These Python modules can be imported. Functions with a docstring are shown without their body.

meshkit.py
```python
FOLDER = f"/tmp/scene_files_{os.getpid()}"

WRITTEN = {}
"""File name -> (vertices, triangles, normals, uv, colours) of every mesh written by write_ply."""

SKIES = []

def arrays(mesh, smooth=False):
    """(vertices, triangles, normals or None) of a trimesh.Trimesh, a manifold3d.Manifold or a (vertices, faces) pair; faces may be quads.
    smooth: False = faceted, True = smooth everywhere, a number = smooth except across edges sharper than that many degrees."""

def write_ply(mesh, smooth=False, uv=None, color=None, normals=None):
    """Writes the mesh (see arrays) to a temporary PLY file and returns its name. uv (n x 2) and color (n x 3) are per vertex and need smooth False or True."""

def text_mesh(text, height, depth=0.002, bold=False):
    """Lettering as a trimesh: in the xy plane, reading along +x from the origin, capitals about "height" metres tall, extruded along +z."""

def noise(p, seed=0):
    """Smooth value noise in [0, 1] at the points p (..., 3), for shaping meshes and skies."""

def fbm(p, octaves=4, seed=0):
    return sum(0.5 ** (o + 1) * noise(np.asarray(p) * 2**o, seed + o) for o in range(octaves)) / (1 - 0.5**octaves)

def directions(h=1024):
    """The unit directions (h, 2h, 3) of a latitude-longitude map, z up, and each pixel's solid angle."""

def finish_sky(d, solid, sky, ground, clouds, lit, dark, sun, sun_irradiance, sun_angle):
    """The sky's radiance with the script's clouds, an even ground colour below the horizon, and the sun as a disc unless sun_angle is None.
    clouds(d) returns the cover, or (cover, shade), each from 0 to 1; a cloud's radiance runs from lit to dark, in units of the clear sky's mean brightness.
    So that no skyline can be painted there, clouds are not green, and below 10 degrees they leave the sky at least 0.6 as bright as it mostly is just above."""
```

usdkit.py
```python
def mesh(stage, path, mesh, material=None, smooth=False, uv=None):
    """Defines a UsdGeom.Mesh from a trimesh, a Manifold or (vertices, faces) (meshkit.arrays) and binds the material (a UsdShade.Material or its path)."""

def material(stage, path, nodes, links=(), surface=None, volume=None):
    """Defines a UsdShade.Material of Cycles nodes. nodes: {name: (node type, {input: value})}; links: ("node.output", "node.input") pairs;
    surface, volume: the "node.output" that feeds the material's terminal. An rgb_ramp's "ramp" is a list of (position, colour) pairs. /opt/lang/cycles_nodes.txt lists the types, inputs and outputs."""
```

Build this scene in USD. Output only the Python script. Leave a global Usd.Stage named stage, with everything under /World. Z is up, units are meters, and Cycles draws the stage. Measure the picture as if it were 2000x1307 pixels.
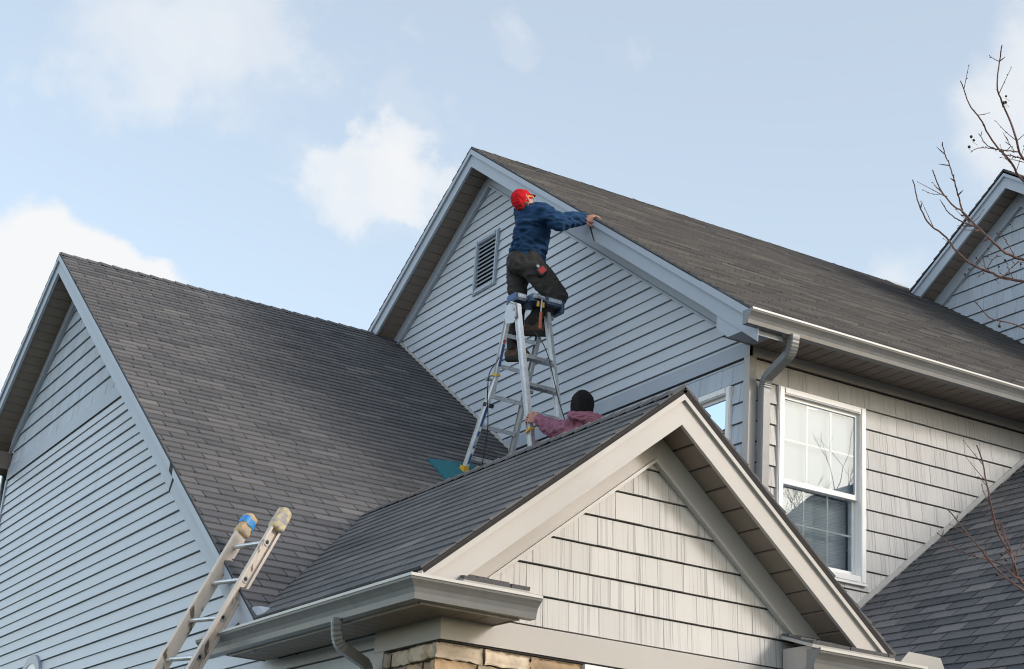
import math, random
import numpy as np
import trimesh, manifold3d as m3
import usdkit, meshkit
from shapely.geometry import Polygon, box as sbox
from shapely import affinity
from pxr import Usd, UsdGeom, UsdLux, UsdShade, Gf, Sdf, Vt

stage = Usd.Stage.CreateInMemory()
UsdGeom.SetStageUpAxis(stage, 'Z')
UsdGeom.Xform.Define(stage, '/World')
UsdGeom.Scope.Define(stage, '/World/Looks')
rnd = random.Random(7)
T_ = Sdf.ValueTypeNames

# ------------------------------------------------------------------ camera
CAM = np.array([-8.0268, -10.4059, -4.6513])
YAW, PITCH, ROLL = 1.06673802, 0.34536238, 0.07565044
fwd = np.array([math.cos(PITCH) * math.cos(YAW), math.cos(PITCH) * math.sin(YAW), math.sin(PITCH)])
_r = np.cross(fwd, [0, 0, 1]); _r /= np.linalg.norm(_r); _u = np.cross(_r, fwd)
rgt = _r * math.cos(ROLL) + _u * math.sin(ROLL)
upv = -_r * math.sin(ROLL) + _u * math.cos(ROLL)
cam = UsdGeom.Camera.Define(stage, '/World/camera')
mat = Gf.Matrix4d(*rgt, 0, *upv, 0, *(-fwd), 0, *CAM, 1)
cam.AddTransformOp().Set(mat)
cam.CreateHorizontalApertureAttr(36.0); cam.CreateVerticalApertureAttr(36.0 * 669 / 1024)
cam.CreateFocalLengthAttr(36.0 * 3213 / 2000)
cam.CreateFStopAttr(0.0)
EXPOSURE = 1.3
cam.CreateExposureAttr(EXPOSURE)

# ------------------------------------------------------------------ sky and sun
SUN = np.array([0.53, -0.735, 0.42]); SUN /= np.linalg.norm(SUN)
SKY_STRENGTH = 0.12
CLOUD = 0.93 / (SKY_STRENGTH * 2 ** 1.3)
def sky_dir(px, py):                     # direction in the sky, world frame
    d = fwd + (px - 1000) / 3213 * rgt - (py - 653.5) / 3213 * upv
    return d / np.linalg.norm(d)
nodes = {
    'tc': ('texture_coordinate', {}),
    'sky': ('sky_texture', {'sky_type': 'single_scattering', 'sun_disc': False, 'sun_elevation': math.asin(SUN[2]), 'sun_rotation': math.atan2(SUN[0], SUN[1]), 'aerosol_density': 1.4, 'air_density': 1.0, 'ozone_density': 1.0}),
    'n1': ('noise_texture', {'scale': 9.0, 'detail': 7.0, 'roughness': 0.55}),
    'n2': ('noise_texture', {'scale': 26.0, 'detail': 5.0, 'roughness': 0.55}),
    'nn': ('math', {'math_type': 'multiply_add', 'value2': 0.4}),
    'nc': ('math', {'math_type': 'subtract', 'value2': 0.70}),
    'bg': ('background_shader', {'strength': SKY_STRENGTH}),
    'mixc': ('mix', {'mix_type': 'mix', 'color2': (CLOUD * 1.0, CLOUD * 1.01, CLOUD * 1.02)}),
    'gain': ('mix', {'mix_type': 'multiply', 'fac': 1.0, 'color2': (1.12, 1.06, .93)}),
}
links = [('tc.generated', 'n1.vector'), ('tc.generated', 'n2.vector'), ('n2.fac', 'nn.value1'), ('n1.fac', 'nn.value3'), ('nn.value', 'nc.value1'),
         ('sky.color', 'gain.color1'), ('gain.color', 'mixc.color1'), ('mixc.color', 'bg.color')]
# cumulus puffs: (image direction, angular radius in degrees, softness in degrees, opacity, raggedness)
clouds = [(60, 590, 3.0, 1.1, 0.99, 0.04), (185, 545, 2.0, .5, 0.99, 0.02), (275, 590, 1.75, .6, 0.97, 0.03),
          (690, 390, .40, 1.2, 0.36, 0.07), (750, 372, .58, 1.2, 0.42, 0.07), (825, 362, .58, 1.2, 0.42, 0.07), (885, 358, .5, 1.1, .34, .06), (775, 425, .8, 2.0, 0.18, 0.07),
          (300, 30, 2.6, 3.2, 0.25, 0.09), (430, 100, 1.9, 3.0, 0.22, 0.09), (240, 165, 1.3, 2.4, 0.20, 0.09), (480, 40, 1.0, 1.8, .16, .08),
          (2010, 170, 1.7, 2.8, 0.52, 0.05), (2070, 80, 2.0, 3.0, 0.45, 0.05), (1940, 240, .7, 2.2, .25, .05),
          (1025, 125, .4, 1.5, 0.16, 0.10), (1045, 205, .4, 1.4, 0.13, 0.10), (870, 195, .4, 1.3, 0.14, 0.10), (1180, 60, .4, 1.5, 0.13, 0.12), (1735, 545, .5, 1.2, .5, .03)]
prev = None
for i, (x, y, rad, soft, op, rag) in enumerate(clouds):
    d = sky_dir(x, y)
    k = f'c{i}'
    nodes[k] = ('normal', {'direction': tuple(d)})
    nodes[k + 'a'] = ('math', {'math_type': 'arccosine'})
    nodes[k + 'b'] = ('math', {'math_type': 'multiply_add', 'value2': -rag * 3.0})
    nodes[k + 'm'] = ('map_range', {'range_type': 'smoothstep', 'from_min': math.radians(rad + soft * .5), 'from_max': math.radians(rad - soft * .5), 'to_min': 0.0, 'to_max': op, 'clamp': True})
    links += [('tc.generated', k + '.normal'), (k + '.dot', k + 'a.value1'), ('nc.value', k + 'b.value1'), (k + 'a.value', k + 'b.value3'), (k + 'b.value', k + 'm.value')]
    if prev is None:
        prev = k + 'm.result'
    else:
        nodes[k + 'x'] = ('mix', {'mix_type': 'screen', 'fac': 1.0})
        links += [(prev, k + 'x.color1'), (k + 'm.result', k + 'x.color2')]
        prev = k + 'x.color'
# broken cloud over the rest of the sky
nodes['wide'] = ('map_range', {'range_type': 'smoothstep', 'from_min': 0.78, 'from_max': 1.05, 'to_min': 0.0, 'to_max': 0.75, 'clamp': True})
nodes['n3'] = ('noise_texture', {'scale': 3.1, 'detail': 8.0, 'roughness': 0.55})
nodes['n3s'] = ('math', {'math_type': 'multiply', 'value2': 1.55})
nodes['vm'] = ('normal', {'direction': tuple(fwd)})
nodes['vf'] = ('map_range', {'range_type': 'smoothstep', 'from_min': 0.93, 'from_max': 0.75, 'to_min': 0.0, 'to_max': 1.0, 'clamp': True})
nodes['wv'] = ('math', {'math_type': 'multiply'})
nodes['all'] = ('math', {'math_type': 'maximum'})
nodes['veil'] = ('map_range', {'from_min': 0.0, 'from_max': 1.0, 'to_min': 0.34, 'to_max': 1.0, 'clamp': True})      # thin high haze over the whole sky
links += [('tc.generated', 'n3.vector'), ('n3.fac', 'n3s.value1'), ('n3s.value', 'wide.value'), ('tc.generated', 'vm.normal'), ('vm.dot', 'vf.value'), ('wide.result', 'wv.value1'), ('vf.result', 'wv.value2'),
          (prev, 'all.value1'), ('wv.value', 'all.value2'), ('all.value', 'veil.value'), ('veil.result', 'mixc.fac')]
sky_look = usdkit.material(stage, '/World/Looks/sky', nodes, links, surface='bg.background')
dome = UsdLux.DomeLight.Define(stage, '/World/sky')
UsdShade.MaterialBindingAPI.Apply(dome.GetPrim()).Bind(sky_look)
dome.GetPrim().SetCustomDataByKey('label', 'pale blue winter sky with soft white clouds')
dome.GetPrim().SetCustomDataByKey('category', 'sky'); dome.GetPrim().SetCustomDataByKey('kind', 'structure')
sun = UsdLux.DistantLight.Define(stage, '/World/sun')
sun.CreateIntensityAttr(0.17); sun.CreateAngleAttr(10.0); sun.CreateNormalizeAttr(True); sun.CreateColorAttr(Gf.Vec3f(1.0, 0.965, 0.94))
_z = SUN; _x = np.cross([0, 0, 1], _z); _x /= np.linalg.norm(_x); _y = np.cross(_z, _x)
sun.AddTransformOp().Set(Gf.Matrix4d(*_x, 0, *_y, 0, *_z, 0, 0, 0, 30, 1))

# ------------------------------------------------------------------ helpers
used = {}
def numbered(parent, name):
    k = (parent, name); n = used.get(k, 0); used[k] = n + 1
    return f'{parent}/{name}' + (f'_{n:03d}' if n else '')
def tag(p, label=None, cat=None, group=None, kind=None):
    p = p.GetPrim() if hasattr(p, 'GetPrim') else p
    for k, v in (('label', label), ('category', cat), ('group', group), ('kind', kind)):
        if v: p.SetCustomDataByKey(k, v)
    return p
def thing(name, label, cat, group=None, kind=None):
    return tag(UsdGeom.Xform.Define(stage, numbered('/World', name)), label, cat, group, kind)
def path_of(parent):
    return '/World' if parent is None else str(parent.GetPrim().GetPath())
def obj(name, mesh, mat, parent=None, smooth=False, label=None, kind=None, tone=None):
    if isinstance(mesh, MB): 
        tone = mesh.tone if tone is None and mesh.tones else tone
        mesh = (np.array(mesh.v), np.array(mesh.f))
    m = usdkit.mesh(stage, numbered(path_of(parent), name), mesh, MAT[mat], smooth=smooth)
    if tone is not None:
        n = len(m.GetPointsAttr().Get())
        t = np.full(n, tone, np.float32) if np.ndim(tone) == 0 else np.asarray(tone, np.float32)
        UsdGeom.PrimvarsAPI(m).CreatePrimvar('tone', T_.FloatArray, 'vertex').Set(Vt.FloatArray.FromNumpy(t))
    tag(m, label=label, kind=kind)
    return m
class Frame:
    def __init__(s, o, ea, eb, en):
        s.o, s.a, s.b, s.n = (np.array(x, float) for x in (o, ea, eb, en))
    def __call__(s, a, b, n=0.0):
        return s.o + a * s.a + b * s.b + n * s.n
class MB:
    """collects faces of one mesh"""
    def __init__(s): s.v, s.f, s.tones = [], [], []
    @property
    def tone(s): return np.array(s.tones, np.float32)
    def add(s, v, f, tone=None):
        k = len(s.v); s.v += [np.asarray(x, float) for x in v]; s.f += [[i + k for i in t] for t in f]
        if tone is not None: s.tones += [tone] * len(v)
        return s
    def mesh(s, m, tone=None): return s.add(m.vertices, m.faces.tolist(), tone)
    def box(s, fr, a0, a1, b0, b1, n0, n1, tone=None):
        v = [fr(a, b, n) for n in (n0, n1) for b in (b0, b1) for a in (a0, a1)]
        q = [(0, 1, 3, 2), (4, 6, 7, 5), (0, 4, 5, 1), (2, 3, 7, 6), (0, 2, 6, 4), (1, 5, 7, 3)]
        return s.add(v, [t for a, b, c, d in q for t in ((a, b, c), (a, c, d))], tone)
    def slab(s, fr, poly, nf, nb, back=False, tone=None):
        """polygon in the frame's a, b plane; nf: front offset (number or function of a, b), nb: back offset"""
        nf_ = nf if callable(nf) else (lambda a, b: nf)
        nb_ = nb if callable(nb) else (lambda a, b: nb)
        for p in getattr(poly, 'geoms', [poly]):
            if p.is_empty or p.geom_type != 'Polygon' or p.area < 1e-6: continue
            vt, ft = trimesh.creation.triangulate_polygon(p, engine='earcut')
            v = [fr(a, b, nf_(a, b)) for a, b in vt]; f = [tuple(int(i) for i in t) for t in ft]
            s.add(v, f, tone)
            if back: s.add([fr(a, b, nb_(a, b)) for a, b in vt], f, tone)
            for ring in [p.exterior, *p.interiors]:
                c = list(ring.coords)[:-1]; n = len(c)
                v = [fr(a, b, nf_(a, b)) for a, b in c] + [fr(a, b, nb_(a, b)) for a, b in c]
                f = [t for i in range(n) for t in ((i, (i + 1) % n, n + (i + 1) % n), (i, n + (i + 1) % n, n + i))]
                s.add(v, f, tone)
        return s
    def tube(s, pts, rad, sides=8, caps=True, tone=None):
        pts = np.asarray(pts, float); rad = np.broadcast_to(rad, len(pts)).astype(float)
        d = np.gradient(pts, axis=0); d /= np.maximum(np.linalg.norm(d, axis=1, keepdims=True), 1e-9)
        ref = np.array([0, 0, 1.0]) if abs(d[0][2]) < .9 else np.array([1.0, 0, 0])
        v = []
        for p, t, r in zip(pts, d, rad):
            x = np.cross(ref, t); x /= np.linalg.norm(x); y = np.cross(t, x); ref = y if abs(np.dot(y, t)) < .5 else ref
            v += [p + r * (math.cos(q) * x + math.sin(q) * y) for q in np.arange(sides) / sides * 2 * math.pi]
        f = []
        for i in range(len(pts) - 1):
            for j in range(sides):
                a, b = i * sides + j, i * sides + (j + 1) % sides
                f += [(a, b, b + sides), (a, b + sides, a + sides)]
        if caps:
            v += [pts[0], pts[-1]]; c0, c1 = len(v) - 2, len(v) - 1; L = (len(pts) - 1) * sides
            f += [(c0, (j + 1) % sides, j) for j in range(sides)] + [(c1, L + j, L + (j + 1) % sides) for j in range(sides)]
        return s.add(v, f, tone)
    def bar(s, p, q, w, h, up=(0, 0, 1), tone=None):
        """rectangular bar from p to q; w across, h along up"""
        p, q = np.array(p, float), np.array(q, float); t = (q - p) / np.linalg.norm(q - p)
        x = np.cross(up, t); x /= np.linalg.norm(x); y = np.cross(t, x)
        return s.box(Frame(p, x, y, t), -w / 2, w / 2, -h / 2, h / 2, 0, np.linalg.norm(q - p), tone)
    def profile(s, fr, prof, a0, a1, closed=False, caps=True, tone=None):
        """profile of (b, n) points swept along a"""
        n = len(prof); v = [fr(a, b, m) for a in (a0, a1) for b, m in prof]
        rng = range(n if closed else n - 1)
        f = [t for i in rng for t in ((i, (i + 1) % n, n + (i + 1) % n), (i, n + (i + 1) % n, n + i))]
        s.add(v, f, tone)
        return s
def P(pts): return Polygon(pts)

# ------------------------------------------------------------------ materials
MAT = {}
def M(name, nodes, links=(), surface='p.BSDF'):
    MAT[name] = usdkit.material(stage, '/World/Looks/' + name, nodes, links, surface=surface)
def plain(name, col, rough=.5, metal=0., var=.08, scale=6., bump=0., bscale=60., spec=.5, tone=0., dirt=None, stretch=(1, 1, 1), coat=0.):
    """paint, plastic, metal or cloth with uneven tone and fine relief"""
    n = {'g': ('geometry', {}), 'mp': ('mapping', {'scale': stretch}), 'n': ('noise_texture', {'scale': scale, 'detail': 5.0, 'roughness': .6}),
         'r': ('rgb_ramp', {'ramp': [(.25, tuple(c * (1 - var) for c in col)), (.75, tuple(min(1, c * (1 + var)) for c in col))]}),
         'p': ('principled_bsdf', {'roughness': rough, 'metallic': metal, 'specular_ior_level': spec, 'coat_weight': coat}),
         'rr': ('map_range', {'from_min': 0., 'from_max': 1., 'to_min': max(.05, rough - .1), 'to_max': min(1., rough + .1)})}
    l = [('g.position', 'mp.vector'), ('mp.vector', 'n.vector'), ('n.fac', 'r.fac'), ('n.fac', 'rr.value'), ('rr.result', 'p.roughness')]
    out = 'r.color'
    if tone:
        n['at'] = ('attribute', {'attribute': 'tone'}); n['tm'] = ('map_range', {'from_min': 0., 'from_max': 1., 'to_min': 1 - tone, 'to_max': 1 + tone})
        n['tx'] = ('mix', {'mix_type': 'multiply', 'fac': 1.}); l += [('at.fac', 'tm.value'), (out, 'tx.color1'), ('tm.result', 'tx.color2')]; out = 'tx.color'
    if dirt:
        n['dn'] = ('noise_texture', {'scale': dirt[1], 'detail': 6., 'roughness': .65}); n['dr'] = ('map_range', {'from_min': dirt[2], 'from_max': dirt[3], 'to_min': 0., 'to_max': 1., 'clamp': True})
        n['dx'] = ('mix', {'mix_type': 'mix', 'color2': dirt[0]}); l += [('mp.vector', 'dn.vector'), ('dn.fac', 'dr.value'), ('dr.result', 'dx.fac'), (out, 'dx.color1')]; out = 'dx.color'
    if bump:
        n['bn'] = ('noise_texture', {'scale': bscale, 'detail': 3.}); n['b'] = ('bump', {'strength': bump, 'distance': .01})
        l += [('mp.vector', 'bn.vector'), ('bn.fac', 'b.height'), ('b.normal', 'p.normal')]
    l.append((out, 'p.base_color')); M(name, n, l)
TRIM = (.395, .380, .370)
plain('trim_paint', TRIM, .45, var=.05, scale=3, bump=.06, bscale=8)
plain('trim_shade_blue', (.335, .38, .45), .45, var=.05, scale=3, bump=.06, bscale=8)  # trim paint with the blue of the shaded sides mixed into the colour
plain('siding_vinyl', (.47, .512, .575), .42, var=.04, scale=2.2, bump=.25, bscale=3.5, tone=.03, stretch=(1, 1, 3))  # blue sky-lit shade of these walls put into the siding colour
plain('groove', (.07, .082, .10), .95)  # dark wall backing; shade in the gaps between courses put into its colour
plain('plate_metal', (.26, .265, .265), .45, metal=.2, var=.08)
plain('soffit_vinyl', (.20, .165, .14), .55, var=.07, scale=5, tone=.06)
plain('gutter_paint', (.155, .162, .17), .35, var=.10, scale=7, bump=.08, bscale=14, dirt=((.16, .13, .10), 5., .60, .78))
plain('gutter_lip', (.43, .43, .425), .35, var=.08, scale=9)
plain('flashing_metal', (.55, .55, .54), .4, metal=.3, var=.08)
plain('white_vinyl', (.76, .76, .76), .35, var=.03, scale=4)
plain('blind_cloth', (.46, .52, .60), .8, var=.03)
plain('screen_cloth', (.58, .63, .68), .8, var=.05)
plain('room_dark', (.05, .055, .06), .9)
plain('mortar', (.40, .36, .31), .95, var=.15, scale=30, bump=.5, bscale=70)
plain('stone_tan', (.43, .30, .185), .9, var=.30, scale=9, bump=.9, bscale=22, tone=.22, dirt=((.30, .25, .20), 6., .52, .66))
plain('stone_pale', (.50, .42, .33), .9, var=.22, scale=11, bump=.9, bscale=22, tone=.2, dirt=((.34, .22, .12), 5., .55, .7))
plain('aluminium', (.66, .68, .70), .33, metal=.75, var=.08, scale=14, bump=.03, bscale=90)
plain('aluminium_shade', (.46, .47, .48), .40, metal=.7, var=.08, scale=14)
plain('rung_metal', (.62, .64, .66), .25, metal=.9, var=.12, scale=22, dirt=((.28, .26, .25), 30., .6, .75))
plain('old_rail', (.60, .53, .47), .55, metal=.2, var=.10, scale=9, bump=.06, bscale=60, dirt=((.23, .185, .14), 14., .60, .66), stretch=(1, 1, .45))
plain('old_rail_web', (.62, .54, .47), .6, metal=.1, var=.12, scale=12, bump=.06, bscale=60, dirt=((.16, .125, .09), 11., .585, .625), stretch=(1, 1, .4))
plain('end_cap_rubber', (.55, .47, .27), .75, var=.25, scale=22, bump=.5, bscale=40, dirt=((.34, .31, .33), 24., .46, .56))
plain('orange_rubber', (.50, .35, .19), .7, var=.25, scale=22, bump=.4, bscale=40, dirt=((.36, .33, .30), 22., .52, .62))
plain('blue_tape', (.03, .23, .55), .45, var=.15, scale=30, bump=.3, bscale=40)
plain('yellow_plastic', (.62, .38, .03), .45)
plain('tray_plastic', (.035, .065, .12), .4, var=.12)
plain('tray_grey', (.34, .40, .48), .45)
plain('label_white', (.70, .72, .74), .5, var=.1, scale=60)
plain('label_blue', (.03, .09, .26), .5, var=.2, scale=60)
plain('label_red', (.45, .05, .06), .5)
plain('black_rubber', (.018, .018, .02), .6)
plain('steel', (.35, .36, .37), .35, metal=.9)
plain('hammer_grip', (.40, .10, .04), .55)
plain('skin', (.44, .215, .155), .5, var=.10, scale=40, bump=.1, bscale=140)
plain('jacket_cloth', (.013, .046, .118), .85, var=.07, scale=10, bump=.12, bscale=260, spec=.2)
plain('trouser_cloth', (.038, .036, .036), .85, var=.16, scale=12, bump=.15, bscale=240, spec=.25)
plain('boot_leather', (.085, .048, .034), .7, var=.25, scale=24, bump=.3)
plain('sole_rubber', (.02, .018, .017), .8)
plain('cap_cloth', (.46, .012, .020), .9, var=.14, scale=16, bump=.2, bscale=200, spec=.12)
plain('hair', (.05, .035, .025), .6)
plain('hoodie_cloth', (.26, .112, .168), .9, var=.10, scale=14, bump=.2, bscale=200, spec=.2)
plain('hood_lining', (.33, .085, .13), .9, var=.1, scale=14, spec=.2)
plain('beanie_knit', (.010, .010, .012), .95, var=.2, scale=40, bump=.6, bscale=160, spec=.2, stretch=(1, 1, .5))
plain('denim', (.03, .04, .07), .85, var=.15)
plain('pad_foam', (.004, .13, .17), .7, var=.12, scale=10, bump=.1)
plain('red_plastic', (.42, .02, .025), .4)
plain('bark', (.105, .058, .052), .75, var=.3, scale=30, bump=.4, bscale=120)
plain('berry', (.02, .012, .014), .5)
plain('grass', (.045, .05, .028), .95, var=.35, scale=1.2, bump=.6, bscale=30)
plain('concrete', (.36, .35, .33), .9, var=.12, scale=2.)
# shingle: mineral granules, tone per tab, weathering in broad patches
M('shingle', {'g': ('geometry', {}), 'at': ('attribute', {'attribute': 'tone'}),
              'r': ('rgb_ramp', {'ramp': [(0., (.074, .077, .086)), (.3, (.098, .100, .109)), (.6, (.119, .119, .127)), (.85, (.142, .140, .147)), (1., (.174, .169, .170))]}),
              'n': ('noise_texture', {'scale': 1.3, 'detail': 4.}), 'f': ('noise_texture', {'scale': 230., 'detail': 2.}), 's': ('math', {'math_type': 'multiply_add', 'value2': .5}),
              'k': ('math', {'math_type': 'subtract', 'value2': .45}), 'gm': ('map_range', {'from_min': .3, 'from_max': .7, 'to_min': .62, 'to_max': 1.38}),
              'm': ('mix', {'mix_type': 'multiply', 'fac': 1.}), 'b': ('bump', {'strength': .35, 'distance': .004}), 'p': ('principled_bsdf', {'roughness': .92, 'specular_ior_level': .25})},
  [('g.position', 'n.vector'), ('g.position', 'f.vector'), ('n.fac', 'k.value1'), ('k.value', 's.value1'), ('at.fac', 's.value3'), ('s.value', 'r.fac'), ('f.fac', 'gm.value'), ('r.color', 'm.color1'), ('gm.result', 'm.color2'),
   ('m.color', 'p.base_color'), ('f.fac', 'b.height'), ('b.normal', 'p.normal')])
plain('roof_deck', (.022, .021, .022), .95)
# shake: moulded cedar grain running down each piece
def shake_mat(name, col, streak=.46, dark=None, along=(1., .05)):
    M(name, {'g': ('geometry', {}), 'at': ('attribute', {'attribute': 'tone'}), 'off': ('math', {'math_type': 'multiply', 'value2': 37.}), 'cx': ('combine_xyz', {}), 'av': ('mix', {'mix_type': 'add', 'fac': 1.}),
             'mp': ('mapping', {'scale': (105. * along[0], 105. * along[1], .28)}), 'n': ('noise_texture', {'scale': 1., 'detail': 1.5, 'roughness': .5}),
             'mq': ('mapping', {'scale': (11. * along[0], 11. * along[1], 1.2)}), 'q': ('noise_texture', {'scale': 1., 'detail': 2.}),
             'wr': ('map_range', {'from_min': .34, 'from_max': .54, 'to_min': 0., 'to_max': 1., 'clamp': True}), 'st': ('map_range', {'from_min': .54, 'from_max': .68, 'to_min': 0., 'to_max': streak, 'clamp': True}),
             'x': ('math', {'math_type': 'multiply'}), 'c': ('mix', {'mix_type': 'mix', 'color1': col, 'color2': dark or tuple(c * .36 for c in col)}),
             'tm': ('map_range', {'from_min': 0., 'from_max': 1., 'to_min': .94, 'to_max': 1.05}), 'tx': ('mix', {'mix_type': 'multiply', 'fac': 1.}),
             'b': ('bump', {'strength': .55, 'distance': .006, 'invert': True}), 'p': ('principled_bsdf', {'roughness': .55})},
      [('g.position', 'av.color1'), ('at.fac', 'off.value1'), ('off.value', 'cx.x'), ('off.value', 'cx.y'), ('cx.vector', 'av.color2'), ('av.color', 'mp.vector'), ('mp.vector', 'n.vector'), ('av.color', 'mq.vector'), ('mq.vector', 'q.vector'), ('q.fac', 'wr.value'),
       ('n.fac', 'st.value'), ('wr.result', 'x.value1'), ('st.result', 'x.value2'), ('x.value', 'c.fac'), ('at.fac', 'tm.value'), ('c.color', 'tx.color1'), ('tm.result', 'tx.color2'), ('tx.color', 'p.base_color'), ('x.value', 'b.height'), ('b.normal', 'p.normal')])
shake_mat('shake_vinyl', (.495, .488, .483))
shake_mat('shake_streaky', (.40, .45, .52), .75, dark=(.60, .66, .72), along=(.05, 1.))  # pale worn streaks; base colour carries the blue of the shaded wall
shake_mat('shake_shade_blue', (.40, .45, .52), .30, along=(.05, 1.))  # shake colour with the blue of the shaded walls put in
# window glass: sun passes, sky reflects
M('window_glass', {'t': ('transparent_bsdf', {'color': (.86, .90, .91)}), 'g': ('glossy_bsdf', {'color': (.72, .84, 1.), 'roughness': .0}), 'f': ('fresnel', {'IOR': 1.5}), 'fm': ('math', {'math_type': 'multiply_add', 'value2': 1.7, 'value3': .07}), 'm': ('mix_closure', {})},
  [('f.fac', 'fm.value1'), ('fm.value', 'm.fac'), ('t.BSDF', 'm.closure1'), ('g.BSDF', 'm.closure2')], surface='m.closure')

# ------------------------------------------------------------------ ground
g = MB()
for i in range(24):
    for j in range(24):
        x0, y0 = -600 + i * 50, -600 + j * 50
        g.add([(x0, y0, -6.32), (x0 + 50, y0, -6.32), (x0 + 50, y0 + 50, -6.32), (x0, y0 + 50, -6.32)], [(0, 1, 2), (0, 2, 3)])
tag(obj('ground', g, 'grass'), 'winter lawn round the foot of the house', 'ground', kind='structure')

# ------------------------------------------------------------------ the house
house = thing('townhouse', 'beige sided house, shaded sides tinted grey-blue, with several steep shingled gable roofs', 'house')
WX = Frame((0, 0, 0), (0, 1, 0), (0, 0, 1), (-1, 0, 0))     # walls facing -x: a = y, b = z
WY = Frame((0, 0, 0), (1, 0, 0), (0, 0, 1), (0, -1, 0))     # walls facing -y: a = x, b = z
BIG = 60.

def roof_frame(origin, ea, up):                  # up: horizontal unit towards the ridge, slope m
    ea, up = np.array(ea, float), np.array(up, float)
    h, m = up[:3], up[2]
    eb = up / np.linalg.norm(up); en = np.cross(ea, eb); en = en if en[2] > 0 else -en
    return Frame(origin, ea, eb, en)
def to_plane(fr, pts):
    return [(float(np.dot(np.array(p) - fr.o, fr.a)), float(np.dot(np.array(p) - fr.o, fr.b))) for p in pts]
EXPO, TABW = .1275, .305
def lay_shingles(fr, poly, parent, single=None, limit=0, seed=1, gap=.010, thick=.015, phase=0., rowvar=.0, sig=.18):
    """single(centre) gives the size at which a tab shows; the tabs that show largest become pieces of their own"""
    rr = random.Random(seed); tabs = []
    a0, b0, a1, b1 = poly.bounds
    row = 0; b = b0
    while b < b1:
        rt = rr.uniform(-rowvar, rowvar)
        off = (row % 2) * TABW * .5 + rr.uniform(-.03, .03) + phase
        a = a0 - TABW + off % TABW
        while a < a1:
            cell = sbox(a + gap / 2, b, a + TABW - gap / 2, b + EXPO + .004).intersection(poly)
            if not cell.is_empty and cell.area > 4e-4:
                tabs.append((cell, b, row, min(1., max(0., rr.gauss(.5, sig) + rt)), rr.uniform(-.0012, .0022)))
            a += TABW
        b += EXPO; row += 1
    def put(mb, t):
        cell, bb, row, tone, lift = t
        mb.slab(fr, cell, lambda a, b: .004 + (thick + lift) * (1 - (b - bb) / (EXPO * 1.15)), -.001, tone=tone)
    singles = set()
    if single:
        order = sorted(range(len(tabs)), key=lambda i: -single(fr(*tabs[i][0].centroid.coords[0]), tabs[i][0].area))
        singles = set(order[:limit])
    rest = MB()
    for i, t in enumerate(tabs):
        if i in singles:
            mb = MB(); put(mb, t); obj('shingle', mb, 'shingle', parent)
        else: put(rest, t)
    if rest.v: obj('shingle_courses', rest, 'shingle', parent, kind='stuff')
def shown(p, area):                                 # how large a piece shows from the photograph's side of the house
    d = p - CAM; z = d @ fwd; x = (d @ rgt) / z; y = (d @ upv) / z
    return area / z ** 2 if abs(x) < .318 and abs(y) < .21 else 0.
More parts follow.
